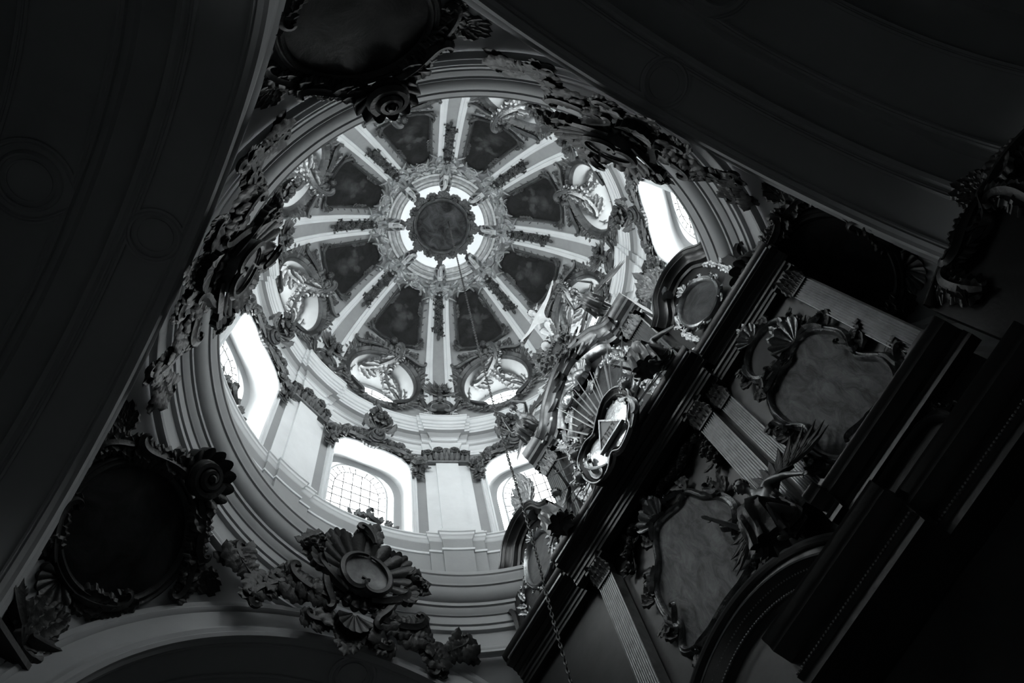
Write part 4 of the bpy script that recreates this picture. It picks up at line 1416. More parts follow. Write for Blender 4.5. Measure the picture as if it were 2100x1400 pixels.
# ------------------------------------------------------------------ great cartouches at the crowns of the arches
def make_cartouche(t, mp, m):
    mul = lambda nm, lst, mm=m: [t.part(nm, q, mm) for q in lst]
    # flared rocaille body behind the shield, ribbed like a shell
    q = MB(); shell(q, 0, .05, PI / 2 + .05, .92, 3.6, 11, mp, n0=.10, depth=.34, squash=.95); t.part('rocaille_shell', q, m)
    q = MB(); shell(q, 0, -.02, -PI / 2, .62, 2.7, 9, mp, n0=.06, depth=.22); t.part('rocaille_shell', q, m)
    for x, y, a, r in ((-.52, .50, 2.3, .36), (.50, .46, .8, .36), (.05, .80, 1.5, .34), (.66, .02, -.1, .36), (-.68, .0, 3.2, .34)):
        q = MB(); shell(q, x, y, a, r, 2.5, 6, mp, n0=.22, depth=.5); t.part('rocaille_lobe', q, m)
    q = MB(); disc(q, 0, 0, .45, .36, mp, dome=-.10, n0=.36, seg=44, rings=8, rim=.3); t.part('shield', q, M['shield'], label='worn grey hollow shield face')
    for s in (-1, 1):
        q = MB(); scroll(q, s * .02, .40, (0 if s > 0 else PI) - s * .05, 1.55, .055, mp, k=-s * 3.5, kb=-s * 20, n0=.38, N=56, sides=8); t.part('shield_rim', q, m)
        q = MB(); scroll(q, s * .22, -.42, (0 if s > 0 else PI) + s * .3, 1.0, .085, mp, k=s * .6, kb=s * 32, n0=.16, N=50, sides=8); t.part('volute', q, m)
        q = MB(); scroll(q, s * .62, -.05, -PI / 2 + s * .2, .95, .07, mp, k=-s * 1.6, kb=s * 34, n0=.14, N=46); t.part('volute', q, m)
        # bouquet at the shoulder
        L, F = [], []
        for i in range(7): 
            x, y = s * (.80 + .34 * rng.random()), .34 + .40 * (rng.random() - .5)
            q = MB(); flower(q, x, y, .11 + .04 * rng.random(), mp, 5, n0=.22 + .1 * rng.random(), h=.8); F.append(q)
        for i in range(9):
            a = (0 if s > 0 else PI) + (rng.random() - .5) * 2.8
            q = MB(); leaf(q, s * .85, .32, a, .34 + .16 * rng.random(), .14, mp, lobes=4, lift=.15, n0=.16, curl=rng.random() * 1.6 - .8); L.append(q)
        # lower wing: acanthus scrolls running outwards along the arch
        S = []
        leafy_scroll(many(L), many(S), s * .30, -.62, (0 if s > 0 else PI) - s * .15, 1.25, .075, mp, k=.7, kb=30, side=s, nl=6, W=.15, lobes=4, n0=.10)
        leafy_scroll(many(L), many(S), s * 1.00, -.50, (0 if s > 0 else PI) - s * .55, 1.15, .07, mp, k=-.4, kb=-28, side=s, nl=6, W=.15, lobes=4, n0=.08)
        leafy_scroll(many(L), many(S), s * 1.65, -.80, (0 if s > 0 else PI) + s * .55, .85, .055, mp, k=.3, kb=30, side=s, nl=5, W=.13, lobes=4, n0=.05)
        leafy_scroll(many(L), many(S), s * .18, -.85, -PI / 2 + s * .75, .8, .06, mp, k=.9, kb=34, side=s, nl=4, W=.12, lobes=4, n0=.08)
        for i in range(6):
            q = MB(); leaf(q, s * (.50 + .26 * i), -.60 - .10 * (i % 2), (0 if s > 0 else PI) - s * (1.3 - .6 * (i % 3)), .62, .17, mp, curl=s * (1.2 if i % 2 else -1.3), lobes=5, lift=.3, n0=.08); L.append(q)
        for i in range(5):
            q = MB(); leaf(q, s * (1.72 + .07 * i), -.72 + .03 * i, (0 if s > 0 else PI) + s * (.9 - .33 * i), .62 - .05 * i, .13, mp, curl=s * .7, lobes=5, lift=.12, n0=.05); L.append(q)
        mul('leaf', L); mul('blossom', F); mul('acanthus_scroll', S)
    q = MB(); shell(q, 0, -.74, -PI / 2, .42, 2.3, 7, mp, n0=.2, depth=.45); t.part('lower_shell', q, m)
    L = []
    spray(many(L), 0, -1.0, -PI / 2, 7, .48, .15, mp, spread=2.6, n0=.10, lobes=4, lift=.25)
    spray(many(L), 0, .85, PI / 2 + .1, 5, .42, .13, mp, spread=2.2, n0=.3, lobes=3, lift=.3)
    mul('leaf', L)
    q = MB(); scroll(q, -.05, .72, PI / 2 - .3, .62, .07, mp, k=-1.2, kb=-40, n0=.42); t.part('crest_curl', q, m)


def key_map():
    o = np.array([4.26, 0, 12.62]); ey = np.array([-.42, 0, 2.2]); ey /= np.linalg.norm(ey)
    ex = np.array([0, 1., 0]); en = np.array([-ey[2], 0, ey[0]])
    def f(P):
        Q = o + P[:, :1] * ex + P[:, 1:2] * ey + P[:, 2:3] * en * .62
        # lower wings lie back on the pendentive ring
        Q[:, 0] += np.clip(-P[:, 1] - .3, 0, 2) * .16
        return Q
    return f


t = T('arch_cartouche', '', 'cartouche', (4.4, 0, 12.3), 0, 'carved cartouches over the arches')
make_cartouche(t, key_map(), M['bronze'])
t.e.location = rz(t.base, PI / 2 + .08); t.e.rotation_euler = (0, 0, PI / 2 + .08)
t.e['label'] = 'large dark carved cartouche with grey shield over the arch at the bottom'
t.copy(PI, 'large dark carved cartouche seen sideways over the arch at the left')
t.copy(-PI / 2, 'large dark carved cartouche under the panelled vault at the upper right')

# ------------------------------------------------------------------ oval paintings on the pendentives
def make_pendentive_painting():
    ph = np.array([math.cos(0), math.sin(0)])
    r0 = 5.52; z0 = 11.28
    # local plane at azimuth 0: rotated to the pendentive's diagonal afterwards
    ey = np.array([-.62, 0, .78]); en = np.array([-.78, 0, -.62])
    mp = m_pl((r0, 0, z0), (0, 1, 0), ey, en)
    t = T('pendentive_painting', '', 'painting', (5.6, 0, 11.3), 0, 'round paintings on the pendentives')
    q = MB(); disc(q, 0, 0, .93, .90, mp, dome=.03, n0=.06, seg=64, rings=7, rim=.1); t.part('canvas', q, M['pend_painting'])
    th = np.arange(80) * 2 * PI / 80
    q = MB(); moulding(q, np.c_[.93 * np.cos(th), .90 * np.sin(th)], [(.03, .05), (.01, .10), (-.03, .13), (-.06, .10), (-.08, .10), (-.11, .13), (-.15, .09), (-.16, -.02)], mp); t.part('frame', q, M['bronze'])
    m = M['bronze']
    L, S = [], []
    # head ornament towards the ring
    for s in (-1, 1):
        leafy_scroll(many(L), many(S), s * .15, 1.12, (0 if s > 0 else PI) - s * .25, 1.15, .075, mp, k=-.9, kb=30, side=s, nl=6, W=.15, lobes=4, n0=.08)
        leafy_scroll(many(L), many(S), s * .85, .75, -PI / 2 + s * .9, .95, .06, mp, k=-.5, kb=-28, side=s, nl=5, W=.13, lobes=4, n0=.05)
        leafy_scroll(many(L), many(S), s * .25, -1.0, (0 if s > 0 else PI) + s * .3, 1.05, .06, mp, k=.9, kb=28, side=s, nl=5, W=.13, lobes=4, n0=.06)
        leafy_scroll(many(L), many(S), s * .95, -.55, -PI / 2 + s * .2, .7, .05, mp, k=.8, kb=28, side=s, nl=4, W=.11, lobes=4, n0=.05)
        spray(many(L), s * 1.25, .60, (0 if s > 0 else PI) + s * .35, 5, .50, .13, mp, spread=1.7, n0=.03, lobes=4)
        spray(many(L), s * .78, -1.02, (0 if s > 0 else PI) - s * .9, 4, .42, .12, mp, spread=1.6, n0=.03, lobes=4)
    for q in L: t.part('leaf', q, m)
    for q in S: t.part('acanthus_scroll', q, m)
    q = MB(); volute(q, .05, 1.26, .30, mp, n0=.26, d=1, a0=2.5, w=.24); t.part('head_volute', q, m)
    q = MB(); disc(q, 0, 1.28, .13, .13, mp, dome=.1, n0=.22, seg=20, rings=4, rim=.1); t.part('boss', q, m)
    q = MB(); shell(q, 0, 1.25, PI / 2, .52, 3.9, 9, mp, n0=.06, depth=.4); t.part('shell', q, m)
    q = MB(); shell(q, 0, -.98, -PI / 2, .40, 2.6, 7, mp, n0=.06, depth=.35); t.part('shell', q, m)
    return t


t = make_pendentive_painting()
a = math.radians(136)
t.e.location = rz(t.base, a); t.e.rotation_euler = (0, 0, a)
t.e['label'] = 'black round painting in leafy dark frame between the left and bottom arches'
t.copy(math.radians(224), 'dark round painting with volute crest, cut off by the top edge')
t.copy(math.radians(-47), 'shadowed round painting half hidden behind the tall altar at right')

# carved foliage on the piers where the arches spring
def make_pier_foliage(x, y, z, ax, label):
    t = T('pier_foliage', label, 'carving', (x, y, z), 0)
    nrm = np.array([-x, -y, 0]); nrm = nrm / np.linalg.norm(nrm)
    ex = np.array([-nrm[1], nrm[0], 0])
    mp = m_pl((x, y, z), ex, (0, 0, 1), nrm)
    L = []
    for i in range(4):
        spray(many(L), (i - 1.5) * .25, -.2 + .3 * (i % 2), PI / 2 + (i - 1.5) * -.35, 6, .75, .18, mp, spread=2.6, n0=.05 + .04 * i, lobes=5, lift=.3)
    for q in L: t.part('leaf', q, M['bronze'])
    for s in (-1, 1):
        q = MB(); scroll(q, s * .1, -.1, (0 if s > 0 else PI) + s * .3, 1.3, .10, mp, k=s * .9, kb=s * 34, n0=.12, N=48, sides=8); t.part('volute', q, M['bronze'])
    q = MB(); box(q, (0, .55, .05), (1.3, .12, .35), mp); box(q, (0, -.35, .02), (1.1, .10, .3), mp); t.part('abacus', q, M['bronze'])
    return t


make_pier_foliage(-4.55, 4.62, 9.75, 0, 'black carved leaf capital in the bottom left corner')
make_pier_foliage(4.5, -4.55, 10.6, 0, 'shadowed carved capital at the right end of the panelled vault')

# ------------------------------------------------------------------ the tall altar in front of the east arch
AY = .2
MA = m_pl((2.8, AY, 0), (-.05, 1, 0), (0, 0, 1), (-1, -.05, 0))     # local x = sideways, y = height, n = towards the nave
AB = (2.8, AY, FLOOR)


def run(mb, pts, prof, mp=MA):
    """straight or stepped horizontal moulding: pts [(x, n)] plan polyline, prof [(n, z)] section"""
    V = []
    N = len(pts)
    for n_, z in prof:
        for (x, b) in pts: V.append((x, z, b + n_))
    mb.add(mp(np.array(V)), gridf(len(prof), N))
    for e in (0, N - 1): mb.add(mp(np.array([V[i * N + e] for i in range(len(prof))])), [tuple(range(len(prof)))])


def breaks(spec, d=0.):
    """[(x0, x1, n)] -> plan polyline with the returns widened"""
    out = []
    for x0, x1, n in spec: out += [(x0, n), (x1, n)]
    return out


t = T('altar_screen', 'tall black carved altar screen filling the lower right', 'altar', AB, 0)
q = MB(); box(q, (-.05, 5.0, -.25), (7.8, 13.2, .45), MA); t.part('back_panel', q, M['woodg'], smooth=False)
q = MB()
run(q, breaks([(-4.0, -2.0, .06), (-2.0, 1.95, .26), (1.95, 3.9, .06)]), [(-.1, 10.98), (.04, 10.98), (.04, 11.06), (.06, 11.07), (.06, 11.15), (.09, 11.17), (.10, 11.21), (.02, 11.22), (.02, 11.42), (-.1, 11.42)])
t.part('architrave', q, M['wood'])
q = MB()
run(q, breaks([(-4.1, -2.1, .06), (-2.1, 2.05, .26), (2.05, 4.0, .06)]), [(0, 11.38), (.05, 11.40), (.06, 11.46), (.12, 11.49), (.13, 11.52), (.24, 11.54), (.245, 11.62), (.26, 11.63), (.29, 11.68), (.31, 11.75), (.31, 11.78), (.0, 11.84), (-.4, 11.84)])
t.part('cornice', q, M['wood'])
for x0, x1, n_ in ((-4.05, -2.12, .38), (-2.06, -.9, .58), (.3, 2.0, .58), (2.15, 3.9, .38)):
    q = MB(); box(q, ((x0 + x1) / 2, 11.60, n_ - .06), (x1 - x0, .05, .03), MA); t.part('gilt_fillet', q, M['flute'], smooth=False)
q = MB()
run(q, breaks([(-4.1, -1.9, .10), (-1.9, -1.7, .22)]), [(-.1, 7.05), (.05, 7.05), (.05, 7.13), (.08, 7.15), (.02, 7.17), (.02, 7.30), (.08, 7.33), (.16, 7.36), (.17, 7.42), (.20, 7.46), (.20, 7.50), (-.1, 7.55)])
t.part('lower_cornice', q, M['wood']); q = MB()
run(q, breaks([(1.7, 1.9, .22), (1.9, 4.0, .10)]), [(-.1, 7.05), (.05, 7.05), (.05, 7.13), (.08, 7.15), (.02, 7.17), (.02, 7.30), (.08, 7.33), (.16, 7.36), (.17, 7.42), (.20, 7.46), (.20, 7.50), (-.1, 7.55)])
t.part('lower_cornice', q, M['wood'])
q = MB()
run(q, breaks([(-4.3, -2.4, .30), (-2.4, -.55, .62)]), [(-.6, 5.62), (.05, 5.62), (.05, 5.72), (.09, 5.75), (.02, 5.78), (.02, 5.98), (.10, 6.02), (.20, 6.06), (.21, 6.14), (.25, 6.18), (.26, 6.22), (-.6, 6.28)])
t.part('canopy_cornice', q, M['wood'])
# beads along the lower cornices
q = MB()
for i in range(92): ball(q, (-4.2 + i * .04, 5.80, .68 if i * .04 > 1.8 else .36), .017, MA, 6, 4)
t.part('bead_row', q, M['flute'], stuff=True)
# round arch of the main altar picture
u = np.linspace(-.05, PI + .05, 60)
q = MB(); P = np.c_[2.02 * np.cos(u), 5.85 + 2.02 * np.sin(u)]
moulding(q, P, [(0, -.1), (0, .12), (.05, .18), (.09, .17), (.12, .12), (.22, .12), (.25, .16), (.30, .12), (.38, .06), (.40, .10), (.46, .06), (.52, .0), (.55, -.1)], MA, closed=False)
t.part('arch_moulding', q, M['wood'])
for rr in (1.70, 1.52):
    q = MB()
    for a in np.linspace(.02, PI - .02, 120): ball(q, (rr * math.cos(a), 5.85 + rr * math.sin(a), .09), .019, MA, 6, 4)
    t.part('bead_row', q, M['flute'], stuff=True)
q = MB(); P = np.c_[2.0 * np.cos(u), 5.85 + 2.0 * np.sin(u)]
tube(q, np.c_[P, np.full(60, .15)], .02, MA, 5); tube(q, np.c_[P * .0 + np.c_[1.80 * np.cos(u), 5.85 + 1.80 * np.sin(u)], np.full(60, .15)], .018, MA, 5); t.part('gilt_line', q, M['flute'])


def fluted(name, label, x, w, z0, z1, n0, d, nf, capm, group=None, az=0, cap=True, m='flute'):
    t = T(name, label, 'pilaster', (2.8 - n0, AY + x, z0), 0, group)
    cs = [(-w / 2, n0 - .1), (-w / 2, n0 + d)]
    fw = (w - .02) / nf
    for i in range(nf):
        xa = -w / 2 + .01 + fw * i
        cs.append((xa + fw * .14, n0 + d))
        for a in np.linspace(0, PI, 6)[1:-1]: cs.append((xa + fw * .5 - fw * .36 * math.cos(a), n0 + d - fw * .42 * math.sin(a)))
        cs.append((xa + fw * .86, n0 + d))
    cs += [(w / 2, n0 + d), (w / 2, n0 - .1)]
    q = MB(); V = np.array([(x + a, z, b) for z in (z0, z1) for a, b in cs])
    q.add(MA(V), gridf(2, len(cs))); t.part('shaft', q, M[m], angle=.5)
    q = MB()
    for dz, e in ((.04, .05), (.11, .03), (.15, .015)): box(q, (x, z0 + dz, n0 + d / 2), (w + 2 * e, .06, d + 2 * e), MA)
    t.part('base', q, M['wood'], smooth=False)
    if cap:
        q = MB(); box(q, (x, z1 + .2, n0 + d / 2), (w, .4, d + .04), MA); box(q, (x, z1 + .42, n0 + d / 2 + .03), (w + .14, .06, d + .14), MA); t.part('bell', q, M['wood'], smooth=False)
        L = MB()
        for i in range(5): leaf(L, x + (i - 2) * w * .22, z1 + .02, PI / 2, .26, .07, MA, lobes=3, lift=.4, n0=n0 + d + .01)
        for i in range(4): leaf(L, x + (i - 1.5) * w * .24, z1 + .16, PI / 2, .24, .06, MA, lobes=3, lift=.5, n0=n0 + d + .02)
        t.part('capital_leaves', L, M[capm], stuff=True)
        for s in (-1, 1):
            q = MB(); scroll(q, x + s * w * .2, z1 + .2, PI / 2 - s * .1, .42, .03, MA, k=-s * .2, kb=-s * 56, n0=n0 + d + .05, flat=1.8); t.part('volute', q, M[capm])
    return t


GP = 'fluted pilasters of the altar screen'
fluted('fluted_pilaster', 'fluted altar pilaster at the far right, alone, right of the clouded paintings', -3.75, .32, 7.6, 10.5, .02, .08, 9, 'bronze', GP)
fluted('fluted_pilaster', 'fluted altar pilaster just left of the clouded paintings, narrower of the pair', -1.80, .24, 7.6, 10.5, .04, .06, 7, 'bronze', GP)
fluted('fluted_pilaster', 'brightest fluted altar pilaster, behind the winged angel\'s head', -1.42, .34, 7.6, 10.5, .10, .10, 9, 'bronze', GP)
fluted('fluted_pilaster', 'fluted altar pilaster left of the big central canvas, near the bottom edge', 1.46, .34, 7.6, 10.5, .10, .10, 9, 'bronze', GP)


def ornate_frame(t, out, mp, m, w=.10, n0=.03, step=.42, crest=True, scale=1., leafm=None, seed=1):
    """shaped gilt frame: rounded moulding plus C-scrolls, leaves and a shell crest; out runs counter-clockwise"""
    q = MB(); moulding(q, out, [(.02, n0), (.01, n0 + .05), (-.02, n0 + .08), (-.05, n0 + .06), (-.06, n0 + .07), (-w, n0 + .03), (-w, n0 - .05)], mp); t.part('frame', q, m)
    d = np.concatenate([[0], np.cumsum(np.linalg.norm(np.diff(np.vstack([out, out[:1]]), axis=0), axis=1))])
    n = max(4, int(d[-1] / (step * scale))); o2 = np.vstack([out, out[:1]])
    L, S = [], []
    for i in range(n):
        a = d[-1] * (i + .3) / n
        x, y = np.interp(a, d, o2[:, 0]), np.interp(a, d, o2[:, 1])
        x2, y2 = np.interp((a + .05) % d[-1], d, o2[:, 0]), np.interp((a + .05) % d[-1], d, o2[:, 1])
        h = math.atan2(y2 - y, x2 - x); nx, ny = math.sin(h), -math.cos(h)
        sd = 1 if i % 2 else -1
        q = MB(); scroll(q, x + nx * w * .6, y + ny * w * .6, h + (PI if sd < 0 else 0) - sd * .25 * 1, step * scale * 1.15, .032 * scale, mp, k=sd * 1.0, kb=-sd * 30, n0=n0 + .05, N=30); S.append(q)
        for j in range(3):
            q = MB(); leaf(q, x + nx * w, y + ny * w, h + (PI if sd < 0 else 0) - sd * (.6 + .5 * j) , .26 * scale * (1 - .12 * j), .075 * scale, mp, curl=sd * .9, lobes=3, lift=.3, n0=n0 + .02); L.append(q)
    for q in S: t.part('c_scroll', q, m)
    mg = MB()
    for q in L: mg.add(np.concatenate(q.v), q.f)
    t.part('frame_leaves', mg, leafm or m, stuff=True)
    if crest:
        i = int(np.argmax(out[:, 1])); x, y = out[i]
        q = MB(); shell(q, x, y + .02, PI / 2, .30 * scale, 3.0, 7, mp, n0=n0 + .05, depth=.45); t.part('crest_shell', q, m)
        q = MB(); spray(one(q), x, y + .2 * scale, PI / 2, 5, .38 * scale, .09 * scale, mp, spread=2.4, n0=n0 + .05, lobes=4); t.part('crest_leaves', q, m, stuff=True)


def altar_canvas(label, pts, m, fm, n0=.03, scale=1., step=.42, crest=True, cat='painting', mirror=False, leafm=None):
    P = np.array(pts, float); P[:, 0] -= AY
    if mirror: P[:, 0] *= -1
    out = closedspline(P, 7)
    area = np.sum(out[:, 0] * np.roll(out[:, 1], -1) - out[:, 1] * np.roll(out[:, 0], -1))
    if area < 0: out = out[::-1]
    c = out.mean(0)
    t = T('altar_painting', label, cat, (2.8, AY + c[0], c[1]), 0)
    q = MB(); fill(q, out, n0, MA, rings=6); slabq = MB(); t.part('canvas', q, m)
    ornate_frame(t, out, MA, fm, n0=n0, scale=scale, step=step, crest=crest, leafm=leafm)
    return t


big = [(.0, 10.12), (.42, 10.30), (.60, 10.12), (.74, 9.75), (.98, 9.45), (1.02, 8.95), (.90, 8.55), (1.02, 8.2), (.75, 8.02), (.2, 8.06), (-.35, 8.02), (-.58, 8.25), (-.46, 8.62), (-.62, 9.0), (-.55, 9.4), (-.36, 9.72), (-.20, 10.12)]
altar_canvas('big pale clouded canvas in shaped frame above the altar arch', big, M['altar_painting'], M['gilt'], leafm=M['bronze'], scale=1.2, step=.36)
side = [(-3.10, 9.65), (-2.85, 9.86), (-2.55, 9.74), (-2.25, 9.80), (-2.02, 9.52), (-1.98, 9.0), (-2.10, 8.6), (-1.95, 8.2), (-2.12, 7.72), (-2.6, 7.80), (-3.05, 7.70), (-3.22, 8.1), (-3.10, 8.6), (-3.24, 9.1)]
altar_canvas('large cloudy canvas in shaped frame between the fluted pilasters at right', side, M['altar_painting'], M['gilt'], leafm=M['bronze'], scale=1.2, step=.36)
small = [(-2.72, 10.80), (-2.95, 10.60), (-2.98, 10.32), (-2.86, 10.08), (-2.58, 9.97), (-2.28, 10.08), (-2.16, 10.30), (-2.22, 10.60), (-2.42, 10.80)]
altar_canvas('small dark oval canvas directly above the large cloudy one at right', small, M['pend_painting'], M['gilt'], leafm=M['bronze'], scale=.9, step=.34)
low = [(-1.95, 6.95), (-2.9, 6.95), (-3.0, 6.3), (-2.4, 6.30), (-1.95, 6.45)]
altar_canvas('nearly black canvas below the lower cornice at far right', low, M['pend_painting'], M['bronze'], scale=.7, crest=False)

# dark festoons on the screen
def festoon(label, pts, w=.22, m='bronze'):
    P = openspline([(a - AY, b) for a, b in pts], 10)
    t = T('festoon', label, 'festoon', (2.75, AY + P[:, 0].mean(), P[:, 1].mean()), 0)
    L, F = MB(), MB(); garland(one(L), one(F), P, MA, w, 15, n0=.05, fl=.7)
    t.part('leaves', L, M[m], stuff=True); t.part('blossoms', F, M[m], stuff=True)
    q = MB(); tube(q, np.c_[P, np.full(len(P), .06)], .05, MA, 6); t.part('cord', q, M[m])


festoon('dark flower festoon hanging left of the big pale canvas', [(-.75, 10.75), (-.3, 10.62), (.1, 10.75), (.62, 10.65), (1.05, 10.75), (1.25, 10.2)])
festoon('dark flower festoon hanging above the big pale canvas\'s right shoulder', [(-.95, 10.65), (-.92, 10.2), (-.85, 9.8)], w=.26)

# ---- attic storey
t = T('altar_attic', 'curved gabled attic of the altar rising into the dome', 'altar', (2.7, AY, 11.8), 0)
q = MB()
gab = openspline([(-1.95, 15.55), (-1.35, 15.75), (-1.0, 16.35), (-.45, 16.85), (0, 17.0), (.45, 16.85), (1.0, 16.35), (1.35, 15.75), (1.95, 15.55)], 8)
outl = np.concatenate([[(-1.9, 11.8)], gab - [0, .25], [(1.9, 11.8)]])
slab(q, outl, -.35, .02, MA); t.part('back_panel', q, M['woodg'], smooth=False)
q = MB(); moulding(q, gab[6:-6][::-1], [(.0, -.2), (.0, .48), (.05, .48), (.09, .44), (.12, .44), (.16, .34), (.22, .30), (.24, .18), (.30, .14), (.32, -.1)], MA, closed=False); t.part('gable_cornice', q, M['flute'])
q = MB(); moulding(q, gab[10:-10][::-1] * [.86, 1] - [0, .42], [(.0, -.1), (.0, .20), (.04, .24), (.08, .18), (.12, .14), (.14, 0)], MA, closed=False); t.part('inner_moulding', q, M['gold'])
for s in (-1, 1):
    q = MB()
    run(q, [(s * 1.62 - .38, -.3), (s * 1.62 - .38, .12), (s * 1.62 + .38, .12), (s * 1.62 + .38, -.3)], [(.0, 15.22), (.04, 15.22), (.05, 15.30), (.12, 15.34), (.13, 15.50), (.22, 15.55), (.23, 15.66), (.30, 15.72), (.32, 15.84), (.34, 15.88), (.0, 15.92)])
    t.part('corner_entablature', q, M['flute'])
    q = MB(); run(q, [(s * .42 - .2, -.1), (s * .42 - .2, .30), (s * .42 + .2, .30), (s * .42 + .2, -.1)], [(.0, 16.55), (.05, 16.6), (.06, 16.75), (.12, 16.8), (.14, 16.95), (.0, 17.0)]); t.part('gable_break', q, M['wood'])
    for j in range(3):
        q = MB(); scroll(q, s * (.35 + .33 * j), 16.55 - .32 * j, (0 if s > 0 else PI) - s * (.4 + .3 * j), .7, .055, MA, k=s * 1.2, kb=-s * 30, n0=.25); t.part('gilt_scroll', q, M['gold'])
    L = MB()
    for i in range(18): leaf(L, s * (1.05 + .18 * rng.random()), 12.2 + 2.8 * i / 17, PI / 2 + s * (rng.random() - .5) * 2.6, .36, .10, MA, lobes=4, lift=.3, n0=.06, curl=rng.random() * 2 - 1)
    t.part('side_leaves', L, M['gold'], stuff=True)
    for i in range(4):
        q = MB(); scroll(q, s * 1.0, 12.4 + .75 * i, PI / 2 - s * .5, .75, .05, MA, k=s * 1.6, kb=-s * 30, n0=.10); t.part('side_scroll', q, M['gold'])
q = MB(); shell(q, 0, 16.05, PI / 2, .42, 5.6, 13, MA, n0=.16, depth=.3); disc(q, 0, 16.05, .2, .2, MA, dome=.14, n0=.2, seg=22, rings=5, rim=.1); t.part('gilt_rosette', q, M['gold'])
GA_ = 'fluted pilasters of the altar attic'
fluted('fluted_pilaster', 'short silvered fluted pilaster on the right of the altar attic', -1.62, .46, 11.9, 14.75, .02, .14, 10, 'orn', GA_, m='flute')
fluted('fluted_pilaster', 'short silvered fluted pilaster on the left of the altar attic', 1.62, .46, 11.9, 14.75, .02, .14, 10, 'orn', GA_, m='flute')
att = [(.0, 15.30), (-.30, 15.55), (-.52, 15.20), (-.72, 14.95), (-.66, 14.3), (-.74, 13.9), (-.55, 13.55), (.0, 13.62), (.55, 13.50), (.86, 13.75), (.80, 14.3), (1.06, 14.75), (.98, 15.2), (.72, 15.62), (.45, 15.50)]
altar_canvas('clouded attic painting in glittering gilt frame behind the gilded rays', att, M['attic_painting'], M['gold'], n0=.06, scale=.9)
# round mirror bosses flanking the attic picture
t = T('gilt_boss', 'round polished gilt boss beside the attic painting', 'ornament', (2.6, .6, 15.8), 0)
q = MB(); disc(q, .48, 15.85, .16, .20, MA, dome=.12, n0=.2, seg=24, rings=6, rim=.15); t.part('boss', q, M['silver'])
u = np.arange(30) * 2 * PI / 30
q = MB(); tube(q, np.c_[.48 + .19 * np.cos(u), 15.85 + .24 * np.sin(u), np.full(30, .22)], .035, MA, 6, closed=True); t.part('rim', q, M['gold'])

# ---- side wings with oval pictures
def make_altar_wing(s, label, lab2):
    t = T('altar_wing', label, 'altar', (2.75, AY + s * 2.85, 11.8), 0, 'arched wings of the altar')
    cx = s * 2.85
    top = openspline([(cx - .95, 13.75), (cx - .75, 13.95), (cx - .5, 14.45), (cx, 14.68), (cx + .5, 14.45), (cx + .75, 13.95), (cx + .95, 13.75)], 8)
    q = MB(); slab(q, np.concatenate([[(cx - .85, 11.8)], top - [0, .12], [(cx + .85, 11.8)]]), -.35, .02, MA); t.part('back_panel', q, M['wood'], smooth=False)
    q = MB(); moulding(q, top[::-1], [(.0, -.3), (.0, .34), (.04, .34), (.07, .30), (.10, .30), (.13, .20), (.19, .16), (.21, .08), (.26, .05), (.28, -.1)], MA, closed=False); t.part('arched_cornice', q, M['wood'])
    q = MB(); tube(q, np.c_[top, np.full(len(top), .35)], .018, MA, 5); t.part('edge', q, M['flute'])
    for e in (-1, 1):
        q = MB(); box(q, (cx + e * .78, 12.75, .03), (.16, 1.9, .12), MA); t.part('side_post', q, M['wood'], smooth=False)
        L = MB()
        for i in range(9): leaf(L, cx + e * .62, 12.0 + .2 * i, PI / 2 + e * (rng.random() - .5) * 2.2, .26, .08, MA, lobes=3, n0=.05, lift=.3, curl=rng.random() * 2 - 1)
        t.part('post_leaves', L, M['gold'], stuff=True)
        q = MB(); scroll(q, cx + e * .92, 11.95, PI / 2 + e * .2, 1.3, .06, MA, k=-e * .5, kb=-e * 32, n0=.05); t.part('side_scroll', q, M['bronze'])
    c = np.array([cx - s * .10, 13.15]); a = np.arange(14) * 2 * PI / 14
    out = closedspline(np.c_[c[0] + .42 * np.cos(a), c[1] + .66 * np.sin(a)], 5)
    p = T('altar_painting', lab2, 'painting', (2.75, AY + c[0], c[1]), 0)
    q = MB(); fill(q, out, .06, MA, rings=5); p.part('canvas', q, M['attic_painting'])
    ornate_frame(p, out, MA, M['gold'], n0=.06, scale=.55, step=.5, w=.07)


make_altar_wing(-1, 'dark arched altar wing on the right, before the drum window', 'oval painting in thin gilt frame on the right altar wing')
make_altar_wing(1, 'dark arched altar wing on the left, below the sunburst', 'oval painting in thin gilt frame on the left altar wing')

for s, lb in ((1, 'gilt leaf bouquet standing on the left altar wing, against the window'), (-1, 'dark leaf bouquet standing on the right altar wing')):
    x = s * 2.5
    t = T('leaf_bouquet', lb, 'ornament', (2.6, AY + x, 14.4), 0)
    q = MB(); P = [(x, 14.30, .15), (x + .02, 14.42, .15), (x, 14.56, .15), (x, 14.70, .15)]; tube(q, openspline(P, 4), np.interp(np.linspace(0, 1, 13), [0, .2, .6, 1], [.12, .06, .17, .10]), MA, 10); t.part('vase', q, M['gold'])
    L = []
    spray(many(L), x, 14.68, PI / 2, 9, 1.15, .13, MA, spread=1.5, n0=.15, lobes=5, lift=.2)
    spray(many(L), x, 14.66, PI / 2, 7, .6, .12, MA, spread=3.0, n0=.2, lobes=4, lift=.4)
    for q in L: t.part('leaf', q, M['statue' if s > 0 else 'orn'])

# ---- sunburst with the engraved triangle
SN = .80
_ct, _st = math.cos(.12), math.sin(.12)


def MSB(P):
    # the whole glory leans forward out of the altar, about its own centre
    y_ = (P[:, 1] - sc[1]) * 1.0; n_ = (P[:, 2] - SN) * .7
    return MA(np.c_[sc[0] + (P[:, 0] - sc[0]) * .80, sc[1] + y_ * _ct - n_ * _st, SN + y_ * _st + n_ * _ct])


